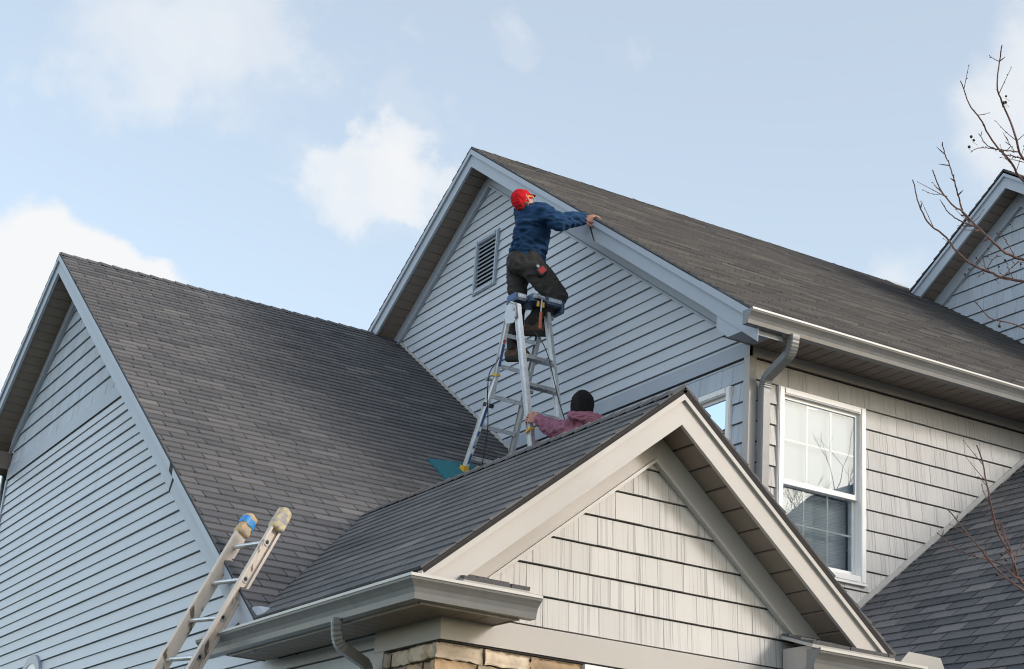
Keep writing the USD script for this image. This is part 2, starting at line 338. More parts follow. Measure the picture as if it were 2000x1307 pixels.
def ridge_caps(p0, p1, sa, sb, seed, parent, w=.15):
    """folded cap shingles along a ridge; sa, sb: unit vectors down the two slopes"""
    rr = random.Random(seed); p0, p1 = np.array(p0, float), np.array(p1, float); L = np.linalg.norm(p1 - p0); t = (p1 - p0) / L
    n = int(L / .15); up = np.array([0, 0, 1.])
    for i in range(n):
        s0, s1 = i * .15, i * .15 + .158; mb = MB(); lift = .012 + rr.uniform(0, .006)
        v = []
        for s, l in ((s0, lift), (s1, .003)):
            c = p0 + t * s + up * (l + .006)
            v += [c + np.array(sa) * w + up * .004, c, c + np.array(sb) * w + up * .004]
        lo = [q - up * .016 for q in v[:3]]
        mb.add(v + lo, [(0, 1, 4), (0, 4, 3), (1, 2, 5), (1, 5, 4), (0, 6, 7), (0, 7, 1), (1, 7, 8), (1, 8, 2)], rr.uniform(.2, .75))
        obj('ridge_cap', mb, 'shingle', parent)

def gable_trim(fr, ra, rb, m, aL, aR, nr, nw, parent, jch=False, panels=True, pw=.128, gp=.005, bmin=-60, clip=(-60, -60, 60, 60), mats=('trim_paint', 'soffit_vinyl')):
    """rake boards, soffit and wall trim of a gable; fr: wall frame, (ra, rb): roof top at the ridge, roof edges at aL < ra < aR, nr: rake face, nw: wall face"""
    c = 1 / math.sqrt(1 + m * m)
    for side, ae in ((-1, aL), (1, aR)):
        if ae is None: continue
        k = -m * side
        z = lambda a, o: rb - o + k * (a - ra)
        lab = {}
        def strip(o0, o1, n0, n1, name, mat, a_in=ra, a_out=ae, splits=None):
            pts = [(a_in, z(a_in, o0)), (a_out, z(a_out, o0)), (a_out, z(a_out, o1)), (a_in, z(a_in, o1))]
            pg = P(pts).intersection(sbox(-60, bmin, 60, 60))
            if splits: pg = pg.intersection(sbox(*clip))
            return obj(name, MB().slab(fr, pg, n1, n0, back=True), mat, parent)
        strip(.016, .080, nr - .045, nr, 'rake_strip', mats[0])
        strip(.0805, .232, nr - .05, nr - .022, 'rake_fascia', mats[0])
        # soffit: vinyl panels running from the wall to the rake board
        if panels:
            L = abs(ae - ra) / c; n = int(L / pw)
            sof = MB().slab(fr, P([(ra, z(ra, .19)), (ae, z(ae, .19)), (ae, z(ae, .196)), (ra, z(ra, .196))]).intersection(sbox(-60, bmin, 60, 60)), nr - .05, nw - .02)
            so = obj('soffit', sof, 'roof_deck', parent)
            for i in range(n):
                if z(ra + side * c * (i + 1) * pw, .215) < bmin: continue
                s0, s1 = ra + side * c * (i * pw + gp), ra + side * c * ((i + 1) * pw - gp)
                mb = MB().slab(fr, P([(s0, z(s0, .2)), (s1, z(s1, .2)), (s1, z(s1, .213)), (s0, z(s0, .213))]), nr - .052, nw + .002, back=True)
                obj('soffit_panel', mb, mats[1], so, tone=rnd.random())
        strip(.214, .385, nw - .01, nw + .022, 'rake_frieze', mats[0], splits=1)
        strip(.387, .412, nw - .01, nw + .036, 'trim_channel', 'gutter_lip' if jch else mats[0], splits=1)

def below_gable(ra, rb, m, o, aL, aR, bot):
    """the wall's outline under a gable"""
    f = lambda a: rb - o - m * abs(a - ra)
    return P([(aL, -60), (aR, -60), (aR, f(aR)), (ra, f(ra)), (aL, f(aL))]).intersection(sbox(aL, bot, aR, 60))
def lap_siding(fr, region, z_butt, expo, nw, parent, mat='siding_vinyl', seed=0):
    """double-course vinyl panels in lengths that lap at staggered joints; z_butt: a lower edge"""
    rs_ = random.Random(seed); a0, b0, a1, b1 = region.bounds; k = math.floor((b0 - z_butt) / (2 * expo))
    while z_butt + k * 2 * expo < b1:
        z0 = z_butt + k * 2 * expo; cuts = [a0 - 1]; a = a0 + rs_.uniform(.6, 3.6)
        while a < a1: cuts.append(a); a += 3.66
        cuts.append(a1 + 1)
        for c0, c1 in zip(cuts, cuts[1:]):
            whole = sbox(c0 + .0012, z0, c1, z0 + 2 * expo).intersection(region)
            for part in getattr(whole, 'geoms', [whole]):
                if part.is_empty or part.geom_type != 'Polygon' or part.area < 4e-4: continue
                mb = MB(); tone = rs_.random(); out = rs_.uniform(0, .0025)
                for j in (0, 1):
                    zz = z0 + j * expo; t = .0165 if j == 0 else .0125
                    cell = sbox(c0 - 1, zz + (.009 if j == 0 else .006), c1 + 1, zz + expo + .0008).intersection(part.buffer(.0004, join_style=2))
                    for g_ in getattr(cell, 'geoms', [cell]):
                        if g_.is_empty or g_.area < 2e-4: continue
                        mb.slab(fr, g_, lambda a, b, zz=zz, t=t: nw + .002 + out + t * (1 - (b - zz) / expo), nw - .012, tone=tone)
                if mb.v: obj('siding_panel', mb, mat, parent)
        k += 1
def shakes(fr, region, z_butt, expo, nw, parent, seed, mat='shake_vinyl', single=True, wide=(.10, .24), gap=.003):
    rr = random.Random(seed); a0, b0, a1, b1 = region.bounds; k = math.floor((b0 - z_butt) / expo)
    while z_butt + k * expo < b1:
        z0 = z_butt + k * expo; a = a0 - rr.uniform(0, .2); mbrow = MB()
        while a < a1:
            w = rr.uniform(*wide); cell = sbox(a + gap / 2, z0 + .009 + rr.uniform(0, .002), a + w - gap / 2, z0 + expo + .001).intersection(region); a += w
            j = rr.uniform(-.0025, .0025)
            for g_ in getattr(cell, 'geoms', [cell]):
                if g_.is_empty or g_.area < 3e-4: continue
                mb = MB() if single else mbrow
                mb.slab(fr, g_, lambda a_, b_: nw + .003 + (.017 + j) * (1 - (b_ - z0) / expo), nw - .012, tone=rr.random())
                if single: obj('shake', mb, mat, parent)
        if not single and mbrow.v: obj('shake_course', mbrow, mat, parent)
        k += 1
GUT = [(.0, .0), (-.118, .0), (-.118, .068), (-.085, .074), (-.060, .084), (-.040, .104), (-.026, .122), (-.004, .127), (.0, .122), (-.012, .112)]   # (b, n) from the top of the back wall
GIN = [(.0, .004), (-.11, .004), (-.11, .066), (-.08, .072), (-.05, .09), (-.012, .112)]
def gutter(fr, a0, a1, top, nb, parent, cap0=True, cap1=True, label=None):
    pr = [(top + b, nb + n) for b, n in GUT]
    g_ = MB().profile(fr, pr, a0, a1); g_.profile(fr, [(top + b, nb + n) for b, n in GIN], a0 + .002, a1 - .002)
    for flag, a in ((cap0, a0), (cap1, a1)):
        if flag: g_.slab(Frame(fr(a, 0, 0), fr.n, fr.b, fr.a), P([(nb + n, top + b) for b, n in GUT[:9]]), .001, -.001, back=True)
    go = obj('gutter', g_, 'gutter_paint', parent, label=label)
    lip = MB().box(fr, a0, a1, top - .013, top + .003, nb + .113, nb + .130)
    obj('gutter_lip', lip, 'gutter_lip', go)
    return go

# --- main wing: shaded gable facing -x, long roof running back along x
mM, RYM, RZM = 2 / 3, 4.905, 3.757
s3 = math.sqrt(1 + mM * mM)
zM = lambda y: RZM - mM * abs(y - RYM)
roofM = Frame((-.305, -.475, zM(-.475)), (1, 0, 0), np.array([0, 1, mM]) / s3, np.array([0, -mM, 1]) / s3)
LM = (RYM + .475) * s3
def deck(fr, poly, label):
    return obj('roof', MB().slab(fr, poly, -.002, -.012, back=True), 'roof_deck', house, label=label)
pM = sbox(0, 0, 6.55, LM)
rM = deck(roofM, pM, 'high main roof slope, brown grey and lit by the sun')
lay_shingles(roofM, pM, rM, seed=3, rowvar=.22, thick=.018, gap=.005)
roofMb = Frame((-.305, 10.3, zM(10.3)), (1, 0, 0), np.array([0, -1, mM]) / s3, np.array([0, mM, 1]) / s3)
pMb = sbox(0, 0, 6.55, (10.3 - RYM) * s3)
rMb = deck(roofMb, pMb, 'far slope of the high main roof'); lay_shingles(roofMb, pMb, rMb, seed=4)
ridge_caps((-.30, RYM, RZM), (6.05, RYM, RZM), (0, -1 / s3, -mM / s3), (0, 1 / s3, -mM / s3), 5, rM)
cap = MB()
for q in (-1, 1): cap.slab(Frame((6.0, RYM, RZM + .03), (1, 0, 0), (0, q / s3, -mM / s3), (0, mM * q / s3, 1 / s3)), sbox(0, 0, .3, .22), .0, -.004, back=True)
obj('ridge_flashing', cap, 'flashing_metal', house)
# rake, with the right rake ending in a flat boxed return
gable_trim(WX, RYM, RZM, mM, -.475, 10.3, .305, .002, house, clip=(.02, .1, 9.79, 9), bmin=.085, mats=('trim_shade_blue', 'soffit_vinyl'))
fas_joint = lambda y, o: zM(y) - o
# loose joint in the rake fascia where the worker reaches, and a lap seam lower down
mb = MB().slab(WX, P([(2.225, zM(2.225) - .085), (2.255, zM(2.255) - .085), (2.135, zM(2.135) - .235), (2.115, zM(2.115) - .235)]), .2865, .2825, back=True)
obj('fascia_gap', mb, 'roof_deck', house, label='open dark joint in the high rake fascia')
mb = MB().slab(WX, P([(y, zM(y) - o) for y, o in ((.30, .008), (-.47, .008), (-.47, .082), (.30, .082))]), .3075, .3055, back=True)
mb.slab(WX, P([(y, zM(y) - o) for y, o in ((.27, .083), (-.47, .083), (-.47, .25), (.22, .234))]), .2865, .2835, back=True)
obj('rake_lap_piece', mb, 'trim_shade_blue', house)
pc = P([(-.43, .075), (-.06, .075), (.10, .192), (.10, zM(.10) - .232), (-.43, zM(-.43) - .20)])
obj('rake_return', MB().slab(WX, pc, .281, .0, back=True), 'trim_shade_blue', house)
# gable wall, the blue of its shade put into the colour
wM = obj('wall', MB().slab(WX, below_gable(RYM, RZM, mM, .30, 0.015, 9.795, -6.3).difference(sbox(.24, -1.745, 1.14, -.22)), -.028, -.12, back=True), 'groove', house, label='lap sided gable wall of the main wing, coloured as in blue shade')
reg = below_gable(RYM, RZM, mM, .405, .0, 9.8, .133)
vent_hole = sbox(4.612, 2.06, 5.136, 2.735)
lap_siding(WX, reg.difference(vent_hole), 1.767, .1148, -.018, wM)
obj('frieze_board', MB().box(WX, 0.0, 9.8, 0.0, .131, -.03, .0), 'trim_shade_blue', house)
obj('frieze_drip', MB().box(WX, .02, 9.8, -.018, -.002, -.03, -.014), 'roof_deck', house)
obj('frieze_channel', MB().box(WX, .08, 9.8, -.036, -.020, -.03, -.010), 'shake_shade_blue', house, tone=.5)
# lower shaded wall beside the corner: shakes and a window
hole = sbox(.232, -1.76, 1.15, -.212)
regb = sbox(.077, -4.2, 4.4, -.036).difference(hole)
near = regb.intersection(sbox(0, -1.6, 1.4, 0)); far = regb.difference(sbox(0, -1.6, 1.4, 0))
shakes(WX, near, -.214, .1785, -.018, wM, 11, mat='shake_shade_blue')
shakes(WX, far, -.214, .1785, -.018, wM, 12, mat='shake_shade_blue', single=False)
# corner board
cb = MB().box(WX, -.004, .075, -6.3, -.004, -.03, .004); cb.box(WY, -.0035, .070, -6.3, -.0045, -.03, .0045)
obj('corner_board', cb, 'trim_paint', house)
# gable vent
vt = obj('gable_vent', MB().box(WX, 4.65, 5.10, 2.10, 2.70, -.03, -.02), 'roof_deck', house, label='louvered vent high in the shaded gable')
for nm, (a0, a1, b0, b1) in {'l': (4.612, 4.664, 2.06, 2.735), 'r': (5.084, 5.136, 2.06, 2.735), 't': (4.6645, 5.0835, 2.683, 2.735), 'b': (4.6645, 5.0835, 2.06, 2.112)}.items():
    fb = MB().box(WX, a0, a1, b0, b1, -.02, .016); fb.box(WX, a0 + .012, a1 - .012, b0 + .012, b1 - .012, .0161, .024); obj('vent_frame', fb, 'trim_shade_blue', vt)
for i in range(11):
    z0 = 2.118 + i * .0515
    lf = Frame(WX(4.664, z0, .008), WX.a, np.array([.62, 0, .78]), np.array([-.78, 0, .62]))
    obj('louver', MB().box(lf, 0, .42, 0, .052, -.004, .004), 'trim_shade_blue', vt)
# beige wall facing the camera right
wB = obj('wall', MB().slab(WY, sbox(.015, -6.3, 8.5, .12).difference(sbox(.31, -1.74, 1.254, -.21)), -.028, -.12, back=True), 'groove', house, label='beige shake wall under the main eave')
obj('frieze_board', MB().box(WY, -.0005, 8.5, 0.0005, .086, -.03, .0), 'trim_paint', house)
obj('frieze_drip', MB().box(WY, .02, 8.5, -.018, -.002, -.03, -.014), 'roof_deck', house)
obj('frieze_channel', MB().box(WY, .072, 8.5, -.034, -.020, -.03, -.010), 'shake_vinyl', house, tone=.5)
WIN = sbox(.296, -1.752, 1.268, -.196)
Rz = lambda x: -1.944 + .8315 * (x - 1.2357)          # where the right-hand roof meets this wall
vis = P([(.072, -.034), (3.5, -.034), (3.5, Rz(3.5)), (1.0, Rz(1.0)), (.4, -2.5), (.072, -2.5)]).difference(WIN)
shakes(WY, vis, -.203, .1785, -.018, wB, 21, wide=(.13, .22))
shakes(WY, sbox(.072, -4.6, 8.4, -.034).difference(vis.buffer(.001)).difference(WIN).difference(P([(.9, Rz(.9)), (8.5, Rz(8.5)), (8.5, -7), (.9, -7)])), -.203, .1785, -.018, wB, 22, single=False)
fl = Frame(WY(1.0, Rz(1.0), 0), np.array([1, 0, .8315]) / math.hypot(1, .8315), np.array([-.8315, 0, 1]) / math.hypot(1, .8315), (0, -1, 0))
obj('wall_flashing', MB().box(fl, -.4, 3.30, .02, .062, -.02, .012), 'gutter_lip', house)
# eave: soffit, fascia, gutter and downspout
so = obj('soffit', MB().box(WY, -.28, 6.9, .098, .102, -.02, .425), 'roof_deck', house)
for i in range(54):
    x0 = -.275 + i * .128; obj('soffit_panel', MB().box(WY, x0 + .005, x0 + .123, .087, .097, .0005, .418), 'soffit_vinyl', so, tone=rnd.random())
obj('eave_fascia', MB().box(WY, -.28, 8.5, .074, .205, .4185, .437), 'trim_paint', house)
gutter(WY, -.418, 8.6, .163, .4375, house, label='long gutter under the main eave')
def pipe(pts, a, b, n=10, corr=()):
    """rectangular downspout with rounded edges along pts; corr: spans with crimped elbows"""
    from scipy.interpolate import interp1d
    pts = np.array(pts, float); mb = MB(); secs = []
    d = np.gradient(pts, axis=0); d /= np.linalg.norm(d, axis=1, keepdims=True)
    ring = [(sx * (a / 2 - r0), sy * (b / 2 - r1)) for sx, sy, r0, r1 in ((1, 1, 0, .012), (1, 1, .012, 0), (-1, 1, .012, 0), (-1, 1, 0, .012), (-1, -1, 0, .012), (-1, -1, .012, 0), (1, -1, .012, 0), (1, -1, 0, .012))]
    return pts, d, ring
def downspout(pts, a, b, wide, crimps, parent, label=None):
    """pts: polyline; wide: unit vector across the pipe; crimps: indices of points that are crimped outwards"""
    pts = np.array(pts, float); d = np.gradient(pts, axis=0); d /= np.linalg.norm(d, axis=1, keepdims=True); wide = np.array(wide, float)
    ring = [(1, .75), (.8, 1), (-.8, 1), (-1, .75), (-1, -.75), (-.8, -1), (.8, -1), (1, -.75)]
    v = []
    for i, (p, t) in enumerate(zip(pts, d)):
        w = wide - t * (wide @ t); w /= np.linalg.norm(w); o = np.cross(t, w); s = 1.0 if i not in crimps else .93
        v += [p + w * x * a / 2 * s + o * y * b / 2 * s for x, y in ring]
    f = []
    for i in range(len(pts) - 1):
        for j in range(8):
            q, r = i * 8 + j, i * 8 + (j + 1) % 8; f += [(q, r, r + 8), (q, r + 8, q + 8)]
    return obj('downspout', MB().add(v, f), 'gutter_paint', parent, label=label)
def elbow(p0, p1, p2, n=14, t=.42):
    """quadratic bend p0 > p1 > p2 as n points"""
    q = np.linspace(0, 1, n)[:, None]; p0, p1, p2 = map(np.array, (p0, p1, p2))
    return ((1 - q) ** 2 * p0 + 2 * q * (1 - q) * p1 + q * q * p2).tolist()
e1 = elbow((.055, -.50, .05), (.055, -.50, -.075), (.07, -.41, -.10), 16); e2 = elbow((.105, -.16, -.175), (.115, -.062, -.20), (.112, -.062, -.30), 16)
pts = e1 + e2 + [(.110, -.062, -.31), (.110, -.062, -.315), (.110, -.062, -2.0), (.110, -.062, -6.2)]
downspout(pts, .085, .075, (1, 0, 0), set(range(3, 15, 2)) | set(range(18, 31, 2)), house, label='downspout bending back to the beige wall corner')
# windows
def window(fr, a0, a1, b0, b1, nw, parent, label, meet, upper_blind=True):
    w = obj('window', MB().box(fr, a0 + .03, a1 - .03, b0 + .03, b1 - .03, nw - .30, nw - .295), 'room_dark', parent, label=label)
    fw = .058
    for q in ((a0, a0 + fw, b0, b1), (a1 - fw, a1, b0, b1), (a0 + fw + .0005, a1 - fw - .0005, b1 - fw, b1), (a0 + fw + .0005, a1 - fw - .0005, b0, b0 + fw)):
        f = MB().box(fr, *q, nw - .14, nw + .022); f.box(fr, q[0] + .008, q[1] - .008, q[2] + .008, q[3] - .008, nw + .0222, nw + .03); obj('frame', f, 'white_vinyl', w)
    obj('sill', MB().box(fr, a0 - .004, a1 + .004, b0 - .020, b0 - .002, nw - .02, nw + .034), 'white_vinyl', w)
    ia0, ia1, ib0, ib1 = a0 + fw, a1 - fw, b0 + fw, b1 - fw
    for up, (c0, c1, nn) in {True: (meet, ib1, nw - .014), False: (ib0, meet + .03, nw - .052)}.items():
        sw = .032
        s = MB()
        for q in ((ia0 + .001, ia0 + sw, c0, c1), (ia1 - sw, ia1 - .001, c0, c1), (ia0 + sw + .0005, ia1 - sw - .0005, c1 - sw, c1 - .001), (ia0 + sw + .0005, ia1 - sw - .0005, c0, c0 + sw + .012)): s.box(fr, *q, nn - .03, nn)
        obj('sash', s, 'white_vinyl', w)
        ga0, ga1, gb0, gb1 = ia0 + sw, ia1 - sw, c0 + sw + .012, c1 - sw
        obj('pane', MB().slab(fr, sbox(ga0, gb0, ga1, gb1), nn - .012, nn - .014), 'window_glass', w)
        for i in (1, 2):
            x = ga0 + (ga1 - ga0) * i / 3; obj('muntin', MB().box(fr, x - .008, x + .008, gb0, gb1, nn - .026, nn - .016), 'white_vinyl', w)
        y = (gb0 + gb1) / 2; obj('muntin', MB().box(fr, ga0, ga1, y - .008, y + .008, nn - .0265, nn - .0165), 'white_vinyl', w)
        bl = MB(); sl = .025
        if up and upper_blind:
            bl.box(fr, ga0 - .03, ga1 + .03, gb0, gb1, nn - .075, nn - .07); obj('blind', bl, 'blind_cloth', w)
        elif upper_blind:
            k = gb0
            while k < gb1: bl.box(fr, ga0 - .03, ga1 + .03, k, k + sl * .94, nn - .12, nn - .117); k += sl
            obj('blind', bl, 'screen_cloth', w)
window(WY, .304, 1.260, -1.744, -.203, -.005, house, 'white double hung window in the beige shake wall', -1.03)
window(WX, .236, 1.145, -1.75, -.216, -.005, house, 'blue reflecting window half hidden behind the entrance gable', -1.0, upper_blind=False)

# --- left wing: long low roof running along x into the main gable
LXW, RYL, RZL = -3.88, 7.2, 2.122
zL = lambda y: RZL - mM * abs(y - RYL)
roofL = Frame((-4.20, -.42, zL(-.42)), (1, 0, 0), np.array([0, 1, mM]) / s3, np.array([0, -mM, 1]) / s3)
XF, ZF, mF = -2.56, -1.524, .8333
yval = lambda x: (ZF - mF * abs(x - XF) - RZL) / mM + RYL         # valley between the left roof and the entrance roof
onL = lambda x, y: (x + 4.20, (y + .42) * s3)
pL = P([onL(-4.20, RYL), onL(0, RYL), onL(0, -.42), onL(-.86, -.42), onL(XF, yval(XF)), onL(-4.20, yval(-4.20))])
rL = deck(roofL, pL, 'wide left roof slope of staggered grey brown shingles')
lay_shingles(roofL, pL, rL, single=shown, limit=200, seed=6)
roofLb = Frame((-4.20, 9.75, zL(9.75)), (1, 0, 0), np.array([0, -1, mM]) / s3, np.array([0, mM, 1]) / s3)
pLb = sbox(0, 0, 4.20, (9.75 - RYL) * s3); rLb = deck(roofLb, pLb, 'far slope of the left roof'); lay_shingles(roofLb, pLb, rLb, seed=8)
ridge_caps((-4.19, RYL, RZL), (-.02, RYL, RZL), (0, -1 / s3, -mM / s3), (0, 1 / s3, -mM / s3), 9, rL)
obj('wall_flashing', MB().slab(WX, P([(RYL, RZL + .01), (-.42, zL(-.42) + .01), (-.42, zL(-.42) + .052), (RYL, RZL + .052)]), .010, -.03, back=True), 'gutter_lip', house)
gable_trim(WX, RYL, RZL, mM, -.30, 9.75, 4.20, 3.88 + .002, house, clip=(-.2, -2.9, 9.35, 9), mats=('trim_shade_blue', 'soffit_vinyl'))
round_hole = affinity.scale(P([(6.57 + .475 * math.cos(t), -2.88 + .475 * math.sin(t)) for t in np.linspace(0, 2 * math.pi, 40)[:-1]]), 1, 1)
wL = obj('wall', MB().slab(WX, below_gable(RYL, RZL, mM, .30, -2.36, 9.36, -6.3).union(sbox(-2.36, -6.3, 4, -3.0)).difference(affinity.scale(round_hole, .97, .97)), 3.852, 3.76, back=True), 'groove', house, label='lap sided gable wall on the left, coloured as in blue shade')
lap_siding(WX, below_gable(RYL, RZL, mM, .405, -1.56, 9.3, -6.2).intersection(sbox(-3, -6.2, 10, -.052)).union(sbox(-1.545, -6.2, 3, -3.07)).difference(round_hole).difference(P([(-3, -3.07), (-.2, -3.07), (-.2, -2.85), (-3, -2.85)])), -.264, .1115, 3.862, wL)
obj('frieze_board', MB().box(WX, 4.83, 9.36, -.048, .108, 3.85, 3.884), 'trim_shade_blue', house)
obj('frieze_drip', MB().box(WX, 4.62, 9.34, -.062, -.050, 3.85, 3.872), 'roof_deck', house)
shakes(WX, below_gable(RYL, RZL, mM, .405, 3.0, 9.3, .110).intersection(sbox(-3, .11, 12, 4)), .644, .1815, 3.862, wL, 31, mat='shake_streaky', single=False)
obj('corner_board', MB().box(WX, 9.31, 9.372, -6.3, -.05, 3.80, 3.888), 'trim_shade_blue', house)
obj('eave_return', MB().box(WX, 9.36, 9.75, .09, .30, 3.80, 4.165), 'soffit_vinyl', house, label='boxed end of the left eave')
downspout([(-3.80, 9.78, .1), (-3.80, 9.78, .0)] + elbow((-3.80, 9.78, -.02), (-3.80, 9.78, -.2), (-3.82, 9.5, -.42)) + [(-3.83, 9.42, -.55), (-3.83, 9.42, -6.2)], .10, .08, (1, 0, 0), set(), house, label='downspout at the far left corner')
# loose seam in the long rake board
obj('fascia_gap', MB().slab(WX, P([(1.885, zL(1.885) - .012), (1.96, zL(1.96) - .012), (1.965, zL(1.965) - .082), (1.88, zL(1.88) - .082)]), 4.2025, 4.198, back=True), 'roof_deck', house, label='dark open seam in the left rake board')
obj('fascia_gap', MB().slab(WX, P([(1.868, zL(1.868) - .083), (1.90, zL(1.90) - .083), (1.962, zL(1.962) - .232), (1.94, zL(1.94) - .232)]), 4.1815, 4.177, back=True), 'roof_deck', house)
# end plate of the rake at the gutter
obj('rake_return', MB().slab(WX, P([(-.10, -2.80), (-.208, -2.80), (-.36, -2.812), (-.43, -2.86), (-.44, -3.06), (.30, -3.06), (.30, -2.72)]), 4.19, 3.9, back=True), 'trim_shade_blue', house)
# small round window low in the left wall
rw = obj('round_window', MB().slab(WX, round_hole, 3.80, 3.79), 'room_dark', house, label='white round window low in the left wall')
def ringmesh(r0, r1, n0, n1):
    c = lambda r: [(6.57 + r * math.cos(t), -2.88 + r * math.sin(t)) for t in np.linspace(0, 2 * math.pi, 48)[:-1]]
    return MB().slab(WX, Polygon(c(r1), [c(r0)]), n1, n0)
obj('frame', ringmesh(.385, .474, 3.82, 3.905), 'trim_shade_blue', rw); obj('sash', ringmesh(.30, .3845, 3.82, 3.898), 'white_vinyl', rw)
obj('pane', MB().slab(WX, P([(6.57 + .30 * math.cos(t), -2.88 + .30 * math.sin(t)) for t in np.linspace(0, 2 * math.pi, 40)[:-1]]), 3.875, 3.873), 'window_glass', rw)

# --- entrance gable facing -y
sF = math.sqrt(1 + mF * mF); zF = lambda x: ZF - mF * abs(x - XF)
XE = -4.215
roofF = Frame((XE, -2.70, zF(XE)), (0, 1, 0), np.array([1, 0, mF]) / sF, np.array([-mF, 0, 1]) / sF)
onF = lambda x, y: (y + 2.70, (x - XE) * sF)
pF = P([onF(XE, -2.70), onF(XE, yval(XE)), onF(XF, yval(XF)), onF(XF, -2.70)])
obj('drip_edge', MB().box(roofF, -.002, .018, 0, 1.98 * sF / 1.2, -.03, -.0125), 'roof_deck', house)
rF = deck(roofF, pF, 'entrance roof slope in blue shade'); lay_shingles(roofF, pF, rF, seed=14, thick=.009, gap=.007)
XE2 = 2 * XF - XE
roofF2 = Frame((XE2, -2.70, zF(XE2)), (0, 1, 0), np.array([-1, 0, mF]) / sF, np.array([mF, 0, 1]) / sF)
onF2 = lambda x, y: (y + 2.70, (XE2 - x) * sF)
pF2 = P([onF2(XE2, -2.70), onF2(XE2, -.45), onF2(XF, yval(XF)), onF2(XF, -2.70)])
obj('drip_edge', MB().box(roofF2, -.002, .018, 0, 1.98 * sF / 1.2, -.036, -.0125), 'roof_deck', house)
rF2 = deck(roofF2, pF2, 'far slope of the entrance roof'); lay_shingles(roofF2, pF2, rF2, seed=15)
ridge_caps((XF, -2.69, ZF), (XF, 1.72, ZF), (-1 / sF, 0, -mF / sF), (1 / sF, 0, -mF / sF), 16, rF)
gable_trim(WY, XF, ZF, mF, XE + .005, XE2 - .005, 2.70, 2.39 + .002, house, clip=(-3.91, -3.045, -1.21, 0), bmin=-3.0, jch=True, pw=.166, gp=.009)
XC = -3.92
wF = obj('wall', MB().slab(WY, below_gable(XF, ZF, mF, .30, XC + .03, 2 * XF - XC - .03, -6.3), 2.365, 2.28, back=True), 'groove', house, label='front wall of the entrance gable')
regF = below_gable(XF, ZF, mF, .405, XC + .05, 2 * XF - XC - .05, -3.05)
shakes(WY, regF, -2.872, .1772, 2.372, wF, 41, wide=(.10, .21))
obj('frieze_board', MB().box(WY, XC, 2 * XF - XC, -3.20, -3.052, 2.37, 2.412), 'trim_paint', house)
obj('frieze_board', MB().box(WX, -2.411, -1.58, -3.201, -3.0525, 3.86, 3.9195), 'trim_paint', house)
obj('frieze_drip', MB().box(WY, XC + .005, 2 * XF - XC, -3.212, -3.2015, 2.36, 2.404), 'roof_deck', house)
obj('trim_board', MB().box(WX, -1.705, -1.545, -6.3, -3.2015, 3.86, 3.916), 'trim_paint', house)
obj('trim_board', MB().box(WY, -2.985, -1.2, -6.3, -3.2125, 2.37, 2.420), 'white_vinyl', house)
lw = MB().box(WX, -2.38, -1.5, -6.3, -3.0, 3.80, 3.872); obj('wall_side', lw, 'groove', house)
# cultured stone: each stone its own piece
sv = obj('stone_veneer', MB().box(WY, XC + .02, -2.99, -6.3, -3.213, 2.36, 2.385).box(WX, -2.384, -1.706, -6.3, -3.213, 3.87, 3.893), 'mortar', house, label='tan ledge stone facing on the corner pier')
rs = random.Random(77)
def stone_mesh(fr, a0, a1, b0, b1, n0, n1, tone):
    nx, ny = max(3, int((a1 - a0) / .035)), 4; mb = MB(); v = []; sd = rs.random() * 50
    for k in range(ny + 1):
        for i in range(nx + 1):
            a = a0 + (a1 - a0) * i / nx; b = b0 + (b1 - b0) * k / ny
            e = 0 < i < nx and 0 < k < ny; q = meshkit.fbm(np.array([[a * 14 + sd, b * 18, 0]]), 3)[0]
            ja, jb = (rs.uniform(-.006, .006) if not 0 < i < nx else 0), (rs.uniform(-.005, .005) if not 0 < k < ny else 0)
            v.append(fr(a + ja, b + jb, n1 - .016 + .034 * q if e else n1 - .020 + .012 * q))
    f = [t for k in range(ny) for i in range(nx) for t in ((k * (nx + 1) + i, k * (nx + 1) + i + 1, (k + 1) * (nx + 1) + i + 1), (k * (nx + 1) + i, (k + 1) * (nx + 1) + i + 1, (k + 1) * (nx + 1) + i))]
    rim = [i for i in range(nx + 1)] + [k * (nx + 1) + nx for k in range(1, ny + 1)] + [ny * (nx + 1) + i for i in range(nx - 1, -1, -1)] + [k * (nx + 1) for k in range(ny - 1, 0, -1)]
    base = len(v); v += [np.array(v[i]) - fr.n * (n1 - n0) for i in rim]; L = len(rim)
    f += [t for j in range(L) for t in ((rim[j], rim[(j + 1) % L], base + (j + 1) % L), (rim[j], base + (j + 1) % L, base + j))]
    return mb.add(v, f, tone)
def coursed(fr, a0, a1, nback, seed, bot):
    z = -3.222; first = True
    while z > bot:
        h = .082 if first else rs.uniform(.07, .15); a = a0
        while a < a1 - .04:
            w = min(rs.uniform(.16, .34), a1 - a); w = a1 - a if a1 - a - w < .07 else w
            obj('stone', stone_mesh(fr, a + .005, a + w - .005, z - h, z, nback, nback + .038 + rs.uniform(0, .02), rs.random()), rs.choice(['stone_tan', 'stone_tan', 'stone_pale']), sv, smooth=True)
            a += w
        z -= h + .010; first = False
coursed(WY, XC - .025, -3.0, 2.38, 1, -3.85); coursed(WX, -2.40, -1.715, 3.888, 2, -3.85)
st = MB()
for fr, a0, a1, nb in ((WY, XC - .02, -3.0, 2.39), (WX, -2.40, -1.715, 3.89)):
    z = -3.87
    while z > -6.2:
        a = a0
        while a < a1 - .05:
            w = min(rs.uniform(.18, .34), a1 - a); st.box(fr, a, a + w - .01, z - .11, z, nb, nb + .04 + rs.uniform(0, .015), rs.random()); a += w
        z -= .12
obj('stone_courses', st, 'stone_tan', sv, kind='stuff')
